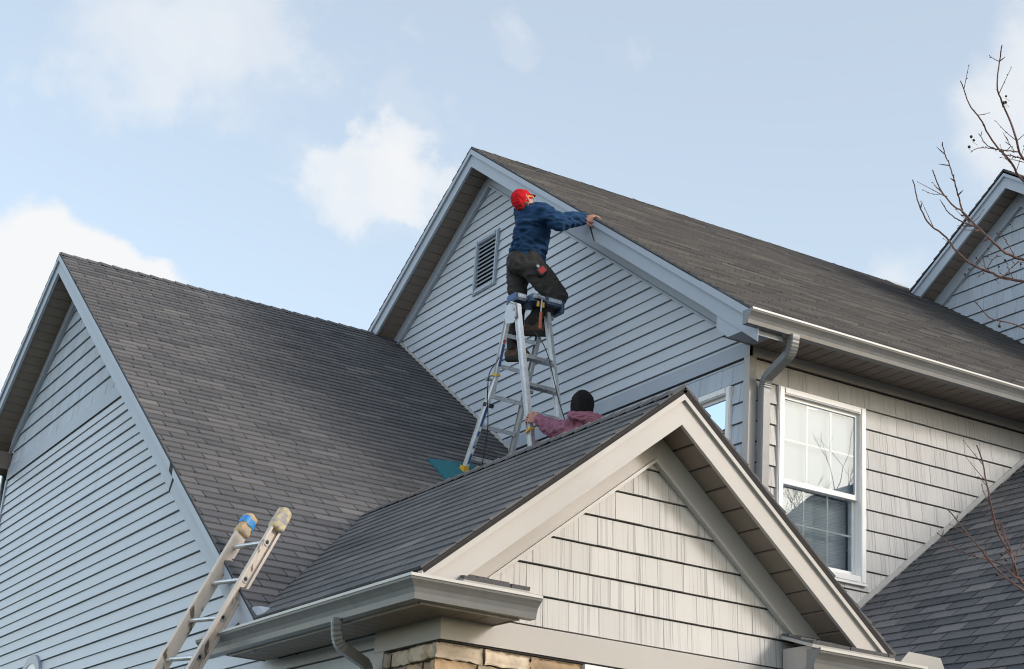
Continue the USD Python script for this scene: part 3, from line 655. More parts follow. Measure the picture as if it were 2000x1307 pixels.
# boxed eaves of the entrance gable: along the left side and returning on both ends of the front
def eave_box(fr, a0, a1, nwall, nf, zt, zs, mat='trim_paint', pw=.128, cap0=True, cap1=True, skip0=0.):
    obj('eave_fascia', MB().box(fr, a0, a1, zs - .014, zt, nf - .018, nf), mat, house)
    so = obj('soffit', MB().box(fr, a0 + .004, a1 - .004, zs + .004, zs + .01, nwall, nf - .019), 'roof_deck', house)
    n = max(1, int((a1 - a0) / pw))
    for i in range(n):
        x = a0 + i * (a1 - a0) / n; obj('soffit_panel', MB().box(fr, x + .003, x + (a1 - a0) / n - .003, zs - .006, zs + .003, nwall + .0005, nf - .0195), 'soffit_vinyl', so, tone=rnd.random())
    for flag, x in ((cap0, a0), (cap1, a1)):
        if flag: obj('eave_end', MB().box(fr, x - .008 if x == a0 else x + .0005, x - .0005 if x == a0 else x + .008, zs - .012, zt + .02, nwall + .001, nf - .001), mat, house)
eave_box(WX, -2.688, .12, 3.921, 4.198, -2.945, -3.075, cap0=False)
eave_box(WY, -4.198, -3.60, 2.413, 2.69, -2.945, -3.0755, cap0=False)
eave_box(WY, -1.545, -.92, 2.413, 2.69, -2.945, -3.0755, cap1=False)
gutter(WX, -2.690, .42, -2.962, 4.199, house, cap0=False, label='left gutter of the entrance roof, where the old ladder stands')
gutter(WY, -4.199, -3.53, -2.9621, 2.691, house, cap0=False, label='short gutter return left of the entrance gable')
gutter(WY, -1.60, -.75, -2.9625, 2.691, house, label='short gutter return right of the entrance gable')
# mitre of the two gutters at the corner
mit = MB()
for sgn in (0, 1):
    fr = WX if sgn == 0 else WY; base = 4.199 if sgn == 0 else 2.691; a_in = -2.690 if sgn == 0 else -4.199; other = 2.691 if sgn == 0 else 4.199
    v = []; 
    for b, n_ in GUT: v += [fr(a_in, -2.962 + b, base + n_), fr(-(other + n_), -2.962 + b, base + n_)]
    f = [t for i in range(len(GUT) - 1) for t in ((2 * i, 2 * i + 1, 2 * i + 3), (2 * i, 2 * i + 3, 2 * i + 2))]
    mit.add(v, f)
gm = obj('gutter_mitre', mit, 'gutter_paint', house)
obj('gutter_lip', MB().box(WX, -2.821, -2.690, -2.975, -2.959, 4.3121, 4.329).box(WY, -4.3115, -4.199, -2.9752, -2.9591, 2.8041, 2.821), 'gutter_lip', gm)
# little shingled pent roofs on the two returns
for a0, a1 in ((-3.97, -3.56), (-1.58, -.93)):
    pf = Frame((a0, -2.725, -2.925), (1, 0, 0), np.array([0, .335, .09]) / math.hypot(.335, .09), np.array([0, -.09, .335]) / math.hypot(.335, .09)); Lp = math.hypot(.32, .086)
    taper = P([(0, 0), (a1 - a0, 0), (a1 - a0 - .16, Lp), (.02, Lp)]) if a0 < -3 else P([(0, 0), (a1 - a0, 0), (a1 - a0, Lp), (.02, Lp)])
    rp = obj('pent_roof', MB().slab(pf, taper, -.002, -.022, back=True), 'gutter_lip', house, label='small shingled return roof'); lay_shingles(pf, taper, rp, seed=50)
e1 = elbow((-4.262, -1.78, -3.07), (-4.262, -1.78, -3.20), (-4.20, -1.76, -3.225), 16); e2 = elbow((-4.03, -1.68, -3.275), (-3.965, -1.645, -3.30), (-3.965, -1.64, -3.40), 16)
downspout(e1 + e2 + [(-3.965, -1.64, -3.45), (-3.965, -1.64, -6.2)], .078, .06, (.3, 1, 0), set(range(3, 15, 2)) | set(range(18, 31, 2)), house, label='downspout under the left entrance gutter')
obj('gutter_shade_plate', MB().slab(WX, P([(-.02, -2.93), (-.14, -2.90), (-.185, -2.955), (-.185, -3.03), (.1, -3.03), (.1, -2.96)]), 4.24, 4.236, back=True), 'roof_deck', house)  # dark plate added for the shaded inside of the gutter
obj('end_plate', MB().slab(WY, P([(-.90, -2.935), (-.838, -2.872), (-.575, -2.876), (-.545, -2.936), (-.55, -3.05), (-.90, -3.05)]), 2.75, 2.745, back=True), 'plate_metal', house, label='flat metal plate at the right end of the gutter')

# --- right wing: dark roof slope running along y up to the beige wall
sR = math.hypot(1, .8315)
roofR = Frame((-.10, -3.6, Rz(-.10)), (0, 1, 0), np.array([1, 0, .8315]) / sR, np.array([-.8315, 0, 1]) / sR)
pR = sbox(0, 0, 3.588, 3.9 * sR)
rR = deck(roofR, pR, 'dark slate grey roof slope at the lower right')
lay_shingles(roofR, pR, rR, single=shown, limit=100, seed=17, phase=.1, thick=.011, gap=.016, sig=.32)
roofR2 = Frame((7.7, -3.6, Rz(-.10)), (0, 1, 0), np.array([-1, 0, .8315]) / sR, np.array([.8315, 0, 1]) / sR)
rR2 = deck(roofR2, pR, 'far slope of the right roof'); lay_shingles(roofR2, pR, rR2, seed=18)
obj('wall', MB().slab(WY, P([(.25, -6.3), (7.35, -6.3), (7.35, -2.95), (3.8, -.05), (.25, -2.95)]), 3.3, 3.2, back=True), 'shake_vinyl', house, label='front wall under the right roof')

# ------------------------------------------------------------------ the next house, whose gable rises behind the main roof
nb = thing('neighbouring_house', 'shake gable tinted as in blue shade, rising behind the main roof at the right edge', 'house')
house_, house = house, nb
RYG, RZG, XG = 2.69, 4.52, 6.2
gable_trim(WX, RYG, RZG, mM, -1.6, 6.9, -5.9, -6.2 + .002, nb, mats=('trim_shade_blue', 'soffit_vinyl'))
wG = obj('wall', MB().slab(WX, below_gable(RYG, RZG, mM, .30, -1.1, 6.5, -6.3), -6.23, -6.4, back=True), 'groove', nb)
regG = below_gable(RYG, RZG, mM, .405, -1.1, 6.5, .3)
shakes(WX, regG, 3.297, .1785, -6.218, wG, 61, mat='shake_shade_blue', single=False)
for q in (-1, 1):
    fr = Frame((5.9, RYG - q * 4.29, RZG - mM * 4.29), (1, 0, 0), np.array([0, q, mM]) / s3, np.array([0, -mM * q, 1]) / s3)
    pg = sbox(0, 0, 6, 4.29 * s3); rg = obj('roof', MB().slab(fr, pg, -.002, -.03, back=True), 'roof_deck', nb); lay_shingles(fr, pg, rg, seed=63 + q)
ridge_caps((5.9, RYG, RZG), (8, RYG, RZG), (0, -1 / s3, -mM / s3), (0, 1 / s3, -mM / s3), 65, rg)
obj('wall', MB().box(WY, 6.4, 11.9, -6.3, 1.6, 1.05, 1.1), 'shake_vinyl', nb)
house = house_
# ------------------------------------------------------------------ old extension ladder leaning on the entrance gutter
def rot_frame(o, d, u):
    d, u = np.array(d), np.array(u); d = d / np.linalg.norm(d); u = u - d * (u @ d); u /= np.linalg.norm(u)
    return Frame(o, u, d, np.cross(u, d))            # a: across the rungs, b: up the rails, n: depth
def scaled(p, k): return CAM + (np.array(p) - CAM) * k
ph, ti = -1.26072309, -.46947478
u_ = np.array([math.cos(ph), math.sin(ph), 0]); h_ = np.array([math.sin(ph), -math.cos(ph), 0]); d_ = math.cos(ti) * np.array([0, 0, 1]) + math.sin(ti) * h_
KL = 1.045
ext = thing('extension_ladder', 'old paint-splattered extension ladder leaning on the lower left gutter', 'ladder')
fE = rot_frame(scaled((-4.30033589, -.04232498, -2.39407174), KL), d_, u_)
WE, SP = .3270 * KL, .305 * KL
up_n = fE.n if fE.n[0] < 0 else -fE.n                 # side towards the viewer
sg = 1 if fE.n[0] < 0 else -1
Lr = 4.6
for k, a in enumerate((-.0, WE)):
    sgn = -1 if k == 0 else 1
    # channel rail: web and two flanges, flanges turned outwards
    web = MB().box(fE, a + sgn * .000, a + sgn * .006, -Lr, .155, -.046, .046)
    ra = obj('rail', web, 'old_rail_web', ext)
    fl_ = MB().box(fE, a + sgn * .0065, a + sgn * .030, -Lr, .155, .040, .047); fl_.box(fE, a + sgn * .0065, a + sgn * .030, -Lr, .155, -.047, -.040)
    fl_.box(fE, a + sgn * .030, a + sgn * .034, -Lr, .155, .028, .047); fl_.box(fE, a + sgn * .030, a + sgn * .034, -Lr, .155, -.047, -.028)
    obj('rail_flange', fl_, 'old_rail', ra)
    # rubber end cap
    c = m3.Manifold.batch_hull([m3.Manifold.sphere(.022, 16).translate((x, y, z)) for x, y, z in ((-.008, -.035, -.030), (.040, -.035, -.030), (-.008, -.035, .030), (.040, -.035, .030), (-.004, .095, -.026), (.036, .095, -.026), (-.004, .095, .026), (.036, .095, .026), (.016, .115, 0))])
    mm = c.refine_to_length(.02).to_mesh(); v = mm.vert_properties[:, :3].copy()
    v += (meshkit.noise(v * 45, k)[:, None] - .5) * .006
    pts = np.array([fE(a + sgn * x, .165 + y, z) for x, y, z in v])
    obj('end_cap', (pts, mm.tri_verts), 'end_cap_rubber' if k else 'orange_rubber', ext, smooth=True)
    if k == 0:
        tp = MB(); vv = []; th = np.linspace(0, 2 * math.pi, 29)
        for t in th:                                  # a torn strip of tape wound round the cap
            ca, sa = math.cos(t), math.sin(t); ca, sa = np.sign(ca) * abs(ca) ** .6, np.sign(sa) * abs(sa) ** .6
            for w in (-.026, .030):
                vv.append(fE(a - (.016 if False else 0) - .016 + .0495 * ca, .200 + w + .020 * math.sin(t + .6) + .005 * math.sin(7 * t + w * 120), .0555 * sa))
        tp.add(vv, [f for i in range(len(th) - 1) for f in ((2 * i, 2 * i + 1, 2 * i + 3), (2 * i, 2 * i + 3, 2 * i + 2))])
        obj('tape', tp, 'blue_tape', ext, label='torn blue tape over the left end cap')
for i in range(15):
    b = -i * SP
    rg = obj('rung', MB().tube([fE(.004, b, 0), fE(WE - .004, b, 0)], .0165, 14), 'rung_metal', ext, smooth=50)
    for a, s_ in ((0, -1), (WE, 1)):
        th = np.linspace(0, 2 * math.pi, 17)[:-1]
        ring = MB().slab(Frame(fE(a, b, 0), fE.b, fE.n, fE.a * s_), Polygon([(.026 * math.cos(t), .026 * math.sin(t)) for t in th], [[(.016 * math.cos(t), .016 * math.sin(t)) for t in th]]), .012, .004)
        ring.slab(Frame(fE(a, b, 0), fE.b, fE.n, fE.a * s_), Polygon([(.0155 * math.cos(t), .0155 * math.sin(t)) for t in th]), .0075, .004)
        obj('rung_collar', ring, 'aluminium_shade' if True else '', rg)
        obj('rung_bore', MB().slab(Frame(fE(a, b, 0), fE.b, fE.n, fE.a * s_), Polygon([(.013 * math.cos(t), .013 * math.sin(t)) for t in th]), .0085, .0078), 'black_rubber', rg)

# ------------------------------------------------------------------ folding step ladder between the roofs
lad = thing('step_ladder', 'tall aluminium folding ladder set up astride the roof valley', 'ladder')
YA = lambda z: 2.60 + .295 * (1.0 - z)                # far section
YB = lambda z: 2.45 - .31 * (.95 - z)                 # near section
def rail(x0, z0, x1, z1, yf, w, h, mat, name, parent=lad, lab=None):
    p, q = np.array([x0, yf(z0), z0]), np.array([x1, yf(z1), z1]); t = (q - p) / np.linalg.norm(q - p)
    x = np.array([1., 0, 0]) - t * t[0]; x /= np.linalg.norm(x); y = np.cross(t, x); f = Frame(p, x, y, t); L = np.linalg.norm(q - p)
    mb = MB().box(f, -w / 2, w / 2, -h / 2, -h / 2 + .004, 0, L); mb.box(f, -w / 2, w / 2, h / 2 - .004, h / 2, 0, L)
    mb.box(f, -.004, .004, -h / 2 + .0042, h / 2 - .0042, 0, L)
    return obj(name, mb, mat, parent, label=lab), f, L
zfoot = -.640; zfB = -1.585
ra1, fa1, La1 = rail(-.893, 1.0, -.882, .10, YA, .034, .068, 'aluminium', 'rail')
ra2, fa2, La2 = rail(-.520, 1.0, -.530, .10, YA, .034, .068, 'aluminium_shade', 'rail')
ro1, fo1, Lo1 = rail(-.885, .30, -1.004, zfoot, lambda z: YA(z) + .004, .030, .082, 'aluminium', 'outer_rail')
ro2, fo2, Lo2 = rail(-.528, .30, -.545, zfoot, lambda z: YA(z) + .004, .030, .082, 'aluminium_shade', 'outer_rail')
rb1, fb1, Lb1 = rail(-.906, .93, -.906, zfB, YB, .040, .074, 'aluminium', 'rail')
rb2, fb2, Lb2 = rail(-.572, .93, -.572, zfB, YB, .034, .074, 'aluminium', 'rail')
for z, a0, a1 in ((.70, -.875, -.545), (.41, -.870, -.548), (.12, -.868, -.55), (-.17, -.93, -.56), (-.47, -.965, -.56)):
    f = Frame((0, YA(z), z), (1, 0, 0), (0, -.283, .959), (0, -.959, -.283))
    rg = obj('rung', MB().box(f, a0, a1, -.016, .016, -.026, .026), 'rung_metal', lad)
    obj('rung_tread', MB().box(f, a0, a1, .0165, .022, -.030, -.012).box(f, a0, a1, .0165, .022, -.006, .006).box(f, a0, a1, .0165, .022, .012, .030), 'aluminium', rg)
for i in range(8):
    z = .37 - .302 * i
    f = Frame((0, YB(z), z), (1, 0, 0), (0, .296, .955), (0, -.955, .296))
    rg = obj('rung', MB().box(f, -.888, -.588, -.017, .017, -.026, .026), 'rung_metal', lad)
    obj('rung_tread', MB().box(f, -.888, -.588, .0175, .023, -.030, -.012).box(f, -.888, -.588, .0175, .023, -.006, .006).box(f, -.888, -.588, .0175, .023, .012, .030), 'aluminium', rg)
for x, z, yf in ((-1.006, zfoot, YA), (-.546, zfoot, YA), (-.906, zfB, YB), (-.572, zfB, YB)):
    b = MB().bar((x, yf(z + .09), z + .09), (x, yf(z + .015), z + .015), .050, .098)
    obj('foot_collar', b, 'yellow_plastic', lad); obj('foot', MB().bar((x, yf(z + .0145), z + .0145), (x, yf(z) + .0, z - .012), .062, .13), 'black_rubber', lad)
# lock collars, stickers and clamp on the far legs
obj('lock_collar', MB().bar((-.8835, YA(.335), .335), (-.884, YA(.315), .315), .044, .088), 'yellow_plastic', lad)
obj('lock_collar', MB().bar((-.529, YA(.335), .335), (-.5295, YA(.315), .315), .044, .088), 'yellow_plastic', lad)
obj('lock_collar', MB().bar((-.906, YB(-.395), -.395), (-.906, YB(-.415), -.415), .052, .086), 'yellow_plastic', lad)
obj('lock_knob', MB().tube([(-.915, YA(.27), .27), (-.985, YA(.27), .27)], [.012, .02], 10), 'steel', lad, smooth=50)
obj('lock_knob', MB().tube([(-.52, YA(.25), .25), (-.455, YA(.25), .25)], [.012, .02], 10), 'steel', lad, smooth=50)
obj('cable_clip', MB().bar((-.893, YA(.055), .055), (-.898, YA(.02), .02), .056, .092), 'black_rubber', lad)
def sticker(f, L, s0, s1, mat, half=.0138, lab=None, side=-1, hh=.034):
    q = MB().box(f, -half, half, side * (hh + .0012), side * (hh + .0004), s0 * L, s1 * L); return obj('sticker', q, mat, lad, label=lab)
sd1 = -1 if fa1.b @ (CAM - fa1.o) < 0 else 1
sticker(fa1, La1, .38, .42, 'label_red', side=sd1); sticker(fa1, La1, .425, .66, 'label_blue', side=sd1, lab='blue sticker on the upper rail'); sticker(fa1, La1, .02, .14, 'label_white', side=sd1)
sdo = -1 if fo1.b @ (CAM - fo1.o) < 0 else 1
for i, (s0, s1, m_) in enumerate(((.30, .50, 'label_blue'), (.51, .54, 'label_white'), (.55, .72, 'label_blue'), (.73, .77, 'label_white'), (.78, .88, 'label_blue'))): sticker(fo1, Lo1, s0, s1, m_, .0115, side=sdo, hh=.041)
txt = meshkit.text_mesh('LADDER', .0185, .0004, True)
t_ = MB(); fr = Frame(fo1(-.0095, sdo * .0424, .70 * Lo1), fo1.n * -1, fo1.a, fo1.b * sdo); t_.add([fr(x, y, z) for x, y, z in txt.vertices], txt.faces.tolist()); obj('sticker_print', t_, 'label_white', lad)
# hinge plates
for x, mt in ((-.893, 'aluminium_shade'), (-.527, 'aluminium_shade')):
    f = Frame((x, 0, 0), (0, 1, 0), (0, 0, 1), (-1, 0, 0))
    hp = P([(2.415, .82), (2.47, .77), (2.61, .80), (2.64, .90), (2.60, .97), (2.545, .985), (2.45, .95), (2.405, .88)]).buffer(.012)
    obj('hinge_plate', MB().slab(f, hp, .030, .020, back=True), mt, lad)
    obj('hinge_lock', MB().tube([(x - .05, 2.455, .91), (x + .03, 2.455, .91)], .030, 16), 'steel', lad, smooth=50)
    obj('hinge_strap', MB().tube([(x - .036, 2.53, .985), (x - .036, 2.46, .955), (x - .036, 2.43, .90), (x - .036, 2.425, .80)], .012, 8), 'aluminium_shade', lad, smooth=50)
# work tray clipped over the hinges
tray = thing('work_tray', 'dark blue plastic tool tray clipped on top of the folding ladder', 'tool tray')
tf = Frame((-.925, 2.40, 1.000), (1, -.05, 0), (0, 1, 0), (0, 0, 1))
def chamf(a0, a1, b0, b1, r=.018): return sbox(a0 + r, b0 + r, a1 - r, b1 - r).buffer(r, quad_segs=2)
blocks = ((.0, .115, .03, .24), (.125, .275, -.04, .22), (.292, .455, -.045, .20))
for i, (a0, a1, b0, b1) in enumerate(blocks):
    body = obj('tray_body', MB().slab(tf, chamf(a0, a1, b0, b1), .062, -.010, back=True), 'tray_plastic', tray)
    fr = Frame(tf(a0 + .012, b0 - .0005, 0), tf.a, (0, 0, 1), (0, -1, 0))
    obj('tray_panel', MB().slab(fr, chamf(0, a1 - a0 - .024, .016, .054, .008), .004, -.002), 'tray_grey', body)
    for q in (.25, .5, .75): obj('tray_screw', MB().tube([fr((a1 - a0 - .024) * q, .035, .004), fr((a1 - a0 - .024) * q, .035, .0075)], .006, 8), 'label_white', body)
obj('tray_bridge', MB().slab(tf, sbox(.10, .02, .44, .17), .045, .0, back=True), 'tray_plastic', tray)
obj('tray_end', MB().slab(tf, chamf(.458, .50, -.02, .18), .06, -.05, back=True), 'tray_plastic', tray)
fr = Frame(tf(-.0008, .05, 0), (0, 1, 0), (0, 0, 1), (-1, 0, 0)); obj('tray_panel', MB().slab(fr, sbox(.0, .008, .16, .068), .003, -.002), 'label_blue', tray)
obj('knob', MB().tube([tf(.285, .10, .045), tf(.285, .10, .095)], [.010, .018], 10), 'steel', tray, smooth=40)
for x in (.19, .245): obj('tool_hook', MB().bar(tf(x, -.045, -.012), tf(x, -.045, -.062), .020, .014, up=(0, 1, 0)), 'yellow_plastic', tray)
ham = thing('hammer', 'hammer with a rust red grip hanging from the tool tray', 'hammer')
h0 = np.array(tf(.2175, -.062, -.03))
obj('handle', MB().tube([h0 + (0, 0, .04), h0 + (0, 0, -.09)], .0085, 10), 'steel', ham, smooth=50)
obj('grip', MB().tube([h0 + (0, 0, -.091), h0 + (0, 0, -.15), h0 + (.002, 0, -.21), h0 + (.003, 0, -.255), h0 + (.003, 0, -.262)], [.0135, .0165, .0155, .018, .010], 12), 'hammer_grip', ham, smooth=50)
hd = MB().tube([h0 + (-.062, .0, .052), h0 + (-.02, 0, .052), h0 + (.02, 0, .05), h0 + (.07, 0, .035)], [.016, .013, .011, .005], 10); obj('head', hd, 'steel', ham, smooth=50)
# power cords
def spline(pts, n=60):
    from scipy.interpolate import CubicSpline
    pts = np.array(pts, float); t = np.r_[0, np.cumsum(np.linalg.norm(np.diff(pts, axis=0), axis=1))]
    return CubicSpline(t, pts)(np.linspace(0, t[-1], n))
c1 = thing('power_cord', 'thin black cord hanging down in front of the ladder rungs', 'cord')
obj('cord', MB().tube(spline([(-.84, 2.36, .76), (-.80, 2.33, .70), (-.72, 2.20, .50), (-.66, 2.13, .25), (-.63, 2.05, .0), (-.615, 1.98, -.16), (-.595, 1.93, -.29), (-.60, 1.90, -.6)]), .0052, 6), 'black_rubber', c1, smooth=60)
c2 = thing('power_cord', 'black cord looped outside the left ladder rail down to the roof', 'cord')
obj('cord', MB().tube(spline([(-.90, 2.72, .50), (-.935, 2.76, .40), (-.99, 2.74, .30), (-.985, 2.76, .17), (-.955, 2.80, .04), (-.925, 2.82, -.10), (-.90, 2.86, -.30), (-.89, 2.92, -.52), (-.88, 2.95, -.69)]), .0052, 6), 'black_rubber', c2, smooth=60)
# foam pad under the ladder foot
pad = thing('roofing_pad', 'teal foam pad wedged on the roof under the ladder foot', 'pad')
pp = P([onL(-1.325, 3.19), onL(-.80, 3.32), onL(-.74, 2.72), onL(-1.33, 2.72)]).buffer(.012)
obj('pad', MB().slab(roofL, pp, lambda a, b: .030 + .008 * math.sin(a * 9), .012, back=True), 'pad_foam', pad)
obj('pad_base', MB().slab(roofL, pp.buffer(-.004), .0115, .004, back=True), 'black_rubber', pad)
# ------------------------------------------------------------------ people
A_ = np.array([.8628, -.5055, 0.]); B_ = np.array([.5055, .8628, 0.]); Z_ = np.array([0, 0, 1.])
def hulls(parts, res=.022, iters=10, fold=0., fscale=9., seed=0, stretch=(1, 1, 1)):
    """one smooth body: each part is a list of (point, radius) whose spheres are hulled together; all parts are joined"""
    ms = [m3.Manifold.batch_hull([m3.Manifold.sphere(r, 20).translate(tuple(map(float, p))) for p, r in part]) for part in parts]
    u = m3.Manifold.batch_boolean(ms, m3.OpType.Add).refine_to_length(res).to_mesh()
    t = trimesh.Trimesh(u.vert_properties[:, :3], u.tri_verts, process=True)
    trimesh.smoothing.filter_taubin(t, .5, .53, iters)
    if fold:
        q = t.vertices * np.array(stretch) * fscale
        w = meshkit.noise(q, seed) - .5; w2 = 1 - 2 * np.abs(meshkit.noise(q * 1.9 + 7, seed + 3) - .5) * 2
        t.vertices = t.vertices + t.vertex_normals * ((w * .8 + w2 * .75)[:, None] * fold)
    return t
def limb(*pr): return [[pr[i], pr[i + 1]] for i in range(len(pr) - 1)]
def hand(wrist, tip_dir, palm_n, size=1., curl=.5, spread=.12, thumb=1, grip=False):
    """palm with four fingers and a thumb; tip_dir: where the fingers point, palm_n: out of the palm"""
    w = np.array(wrist, float); f = np.array(tip_dir, float); f /= np.linalg.norm(f); n = np.array(palm_n, float); n -= f * (n @ f); n /= np.linalg.norm(n); s = np.cross(f, n) * thumb
    k = size; parts = []
    c = [w + f * .02 * k + s * q * k for q in (-.022, .022)] + [w + f * .092 * k + s * q * k for q in (-.036, -.012, .012, .036)]
    parts.append([(p, .0135 * k) for p in c])
    for q, L in ((-.036, .066), (-.0125, .078), (.0115, .084), (.035, .074)):
        b = w + f * .094 * k + s * q * k; d = f + s * q * spread * 10
        pts = [b]; ang = 0
        for seg, l in enumerate((.45, .32, .26)):
            ang += curl * (0.7, 1.0, .8)[seg]; d2 = d / np.linalg.norm(d)
            pts.append(pts[-1] + (d2 * math.cos(ang) + n * math.sin(ang)) * L * l * k)
        r = (.0100 * k, .0094 * k, .0086 * k, .0076 * k)
        parts += limb(*zip(pts, r))
    tb = w + f * .03 * k + s * .030 * k; t1 = tb + (s * .8 + f * .7 + n * .25) * .032 * k; t2 = t1 + (s * .35 + f * .9 + n * .45) * .030 * k; t3 = t2 + (f * .9 + n * .45) * .024 * k
    parts += limb((tb, .0125 * k), (t1, .0115 * k), (t2, .0098 * k), (t3, .0084 * k))
    return parts
def head_parts(c, fdir, up, k=1.):
    """skull, jaw, nose, ears and neck start; c: centre of the skull"""
    c = np.array(c, float); f = np.array(fdir, float); f /= np.linalg.norm(f); u = np.array(up, float); u -= f * (u @ f); u /= np.linalg.norm(u); s = np.cross(f, u)
    sk = [[(c + u * .02 * k - f * .018 * k, .088 * k), (c + u * .012 * k + f * .025 * k, .080 * k), (c - u * .035 * k + f * .035 * k, .066 * k)],
          [(c - u * .04 * k + f * .045 * k, .055 * k), (c - u * .095 * k + f * .062 * k, .030 * k), (c - u * .075 * k - f * .0 * k, .050 * k)],
          [(c - u * .005 * k + f * .098 * k, .010 * k), (c - u * .035 * k + f * .118 * k, .0125 * k), (c - u * .040 * k + f * .095 * k, .016 * k)],
          [(c - u * .070 * k + f * .088 * k + s * .018 * k, .011 * k), (c - u * .070 * k + f * .088 * k - s * .018 * k, .011 * k)]]
    for q in (-1, 1):
        sk.append([(c - u * .015 * k - f * .002 * k + s * q * .078 * k, .012 * k), (c + u * .022 * k - f * .014 * k + s * q * .086 * k, .010 * k), (c - u * .045 * k + f * .002 * k + s * q * .076 * k, .008 * k)])
        sk.append([(c + u * .012 * k + f * .082 * k + s * q * .032 * k, .012 * k), (c + u * .020 * k + f * .086 * k + s * q * .012 * k, .009 * k)])
    return sk, f, u, s

# --- the worker on the ladder: facing right, reaching along the rake
def W(px, py, dep):                                        # reads a joint off a sketch whose scale at depth dep is known
    return CAM + dep * (fwd + (px - 1000) / 3213 * rgt - (py - 653.5) / 3213 * upv)
def worker():
    t = thing('person', 'worker in red cap and navy jacket standing on the ladder, reaching along the roof edge', 'person')
    headc = W(1021, 393, 16.10); neck = W(1030, 412, 16.12); chest = W(1040, 432, 16.12); mid = W(1035, 468, 16.12); pel = W(1029, 505, 16.12)
    sR, eR, wR = W(1060, 416, 16.0), W(1094, 433, 15.94), W(1140, 427, 16.10)
    sL, eL, wL_ = W(1022, 413, 16.28), W(1062, 432, 16.45), W(1094, 428, 16.36)
    hR, kR, aR = W(1040, 522, 16.03), W(1089, 579, 15.96), W(1038, 630, 15.92)
    hL, kL, aL = W(1012, 522, 16.20), W(1009, 604, 16.10), W(1003, 676, 15.98)
    fR, fL = W(1056, 649, 15.86), W(1018, 698, 15.90)
    look = A_ * .70 + B_ * .58 + Z_ * .40
    sk, f, u, s = head_parts(headc, look, Z_ * .9 - A_ * .35 + B_ * .05, 1.0)
    rh = hand(wR, W(1166, 428, 16.05) - wR, W(1150, 470, 16.4) - wR, 1.02, .42, .10, -1)
    lh = hand(wL_, A_ + Z_ * .1, -Z_ + B_ * .3, 1.0, .4, .1, 1)
    body = sk + limb((neck + f * .02, .058), (headc - u * .05, .056)) + [[(neck - Z_ * .04, .06), (chest, .10)], [(chest, .10), (pel, .10)]] + rh + lh
    body += limb((chest, .07), (sR, .055), (eR, .044), (wR, .030)) + limb((chest, .07), (sL, .055), (eL, .044), (wL_, .030))
    body += limb((pel, .09), (hR, .075), (kR, .055), (aR, .04), (fR, .03)) + limb((pel, .09), (hL, .075), (kL, .055), (aL, .04), (fL, .03))
    obj('body', hulls(body, .012, 4), 'skin', t, smooth=True)
    # jacket: broad back, rounded shoulders, sleeves, hem
    sh = lambda p, a=0, b=0, z=0: p + A_ * a + B_ * b + Z_ * z
    jk = [[(sh(sR, -.02), .082), (sh(sL, .0), .082), (sh(chest, -.02, -.02, -.04), .135), (sh(neck, -.02, 0, -.03), .072)],
          [(sh(chest, -.035, -.05, -.06), .120), (sh(chest, .045, .05, -.06), .125), (sh(mid, -.035, -.05), .120), (sh(mid, .06, .03, 0), .122)],
          [(sh(mid, -.035, -.04), .122), (sh(mid, .06, .03, 0), .122), (sh(pel, -.03, -.02, .06), .128), (sh(pel, .035, .02, .04), .130)],
          [(sh(pel, -.03, -.02, .08), .132), (sh(pel, .035, .02, .06), .134), (sh(pel, -.035, -.01, .03), .130), (sh(pel, .06, .02, -.045), .122)]]
    jk += limb((sR, .088), (sh(sR, .09, -.02, -.05), .084), (eR, .074), (eR + (wR - eR) * .45, .064), (eR + (wR - eR) * .92, .050))
    jk += limb((sL, .085), (eL, .068), (wL_ - (wL_ - eL) * .06, .046))
    jk += [[(sh(neck, -.015, 0, -.03), .070), (sh(neck, -.012, 0, .035), .066)]]
    obj('jacket', hulls(jk, .011, 6, .026, 9., 5, (.7, .7, 1.9)), 'jacket_cloth', t, smooth=True)
    obj('cuff', MB().tube([eR + (wR - eR) * .84, eR + (wR - eR) * .965], [.056, .051], 16), 'jacket_cloth', t, smooth=50)
    # trousers: seat, thighs, lower legs
    tr = [[(sh(pel, -.02, .0, .04), .128), (hR, .115), (hL, .110), (sh(pel, -.068, -.02, -.06), .125)]]
    tr += limb((hR, .122), (hR + (kR - hR) * .5, .118), (kR, .092), (kR + (aR - kR) * .35, .084), (aR, .060)) + limb((hL, .110), (hL + (kL - hL) * .5, .096), (kL, .078), (kL + (aL - kL) * .4, .074), (aL, .064))
    obj('trousers', hulls(tr, .011, 6, .016, 7., 9, (1.2, 1.2, 1.3)), 'trouser_cloth', t, smooth=True)
    pkc = hR + (kR - hR) * .52 - B_ * .088 + Z_ * .03
    dk = (kR - hR) / np.linalg.norm(kR - hR); pf = rot_frame(pkc, dk, np.cross(dk, -B_))
    obj('cargo_pocket', MB().slab(Frame(pkc, pf.a, pf.b, -B_), chamf(-.07, .07, -.08, .08), .022, -.03, back=True).slab(Frame(pkc, pf.a, pf.b, -B_), chamf(-.074, .074, -.085, -.035, .008), .029, .0), 'trouser_cloth', t)
    for a, ft, k in ((aR, fR, kR), (aL, fL, kL)):
        d = ft - a; d[2] = 0; d /= np.linalg.norm(d); heel = np.array([*(a - d * .05)[:2], ft[2] + .012]); toe = np.array([*(a + d * .16)[:2], ft[2] + .005])
        bt = obj('boot', hulls([[(a - Z_ * .015, .046), (heel + Z_ * .03, .038)], [(heel + Z_ * .02, .038), (toe + Z_ * .005, .033), (a + d * .05, .042)]], .014, 6, .004, 30), 'boot_leather', t, smooth=True)
        obj('sole', hulls([[(heel - Z_ * .016, .034), (toe - Z_ * .022, .032), (toe - d * .07 - Z_ * .022 + np.cross(d, Z_) * .016, .032)]], .016, 3), 'sole_rubber', bt, smooth=True)
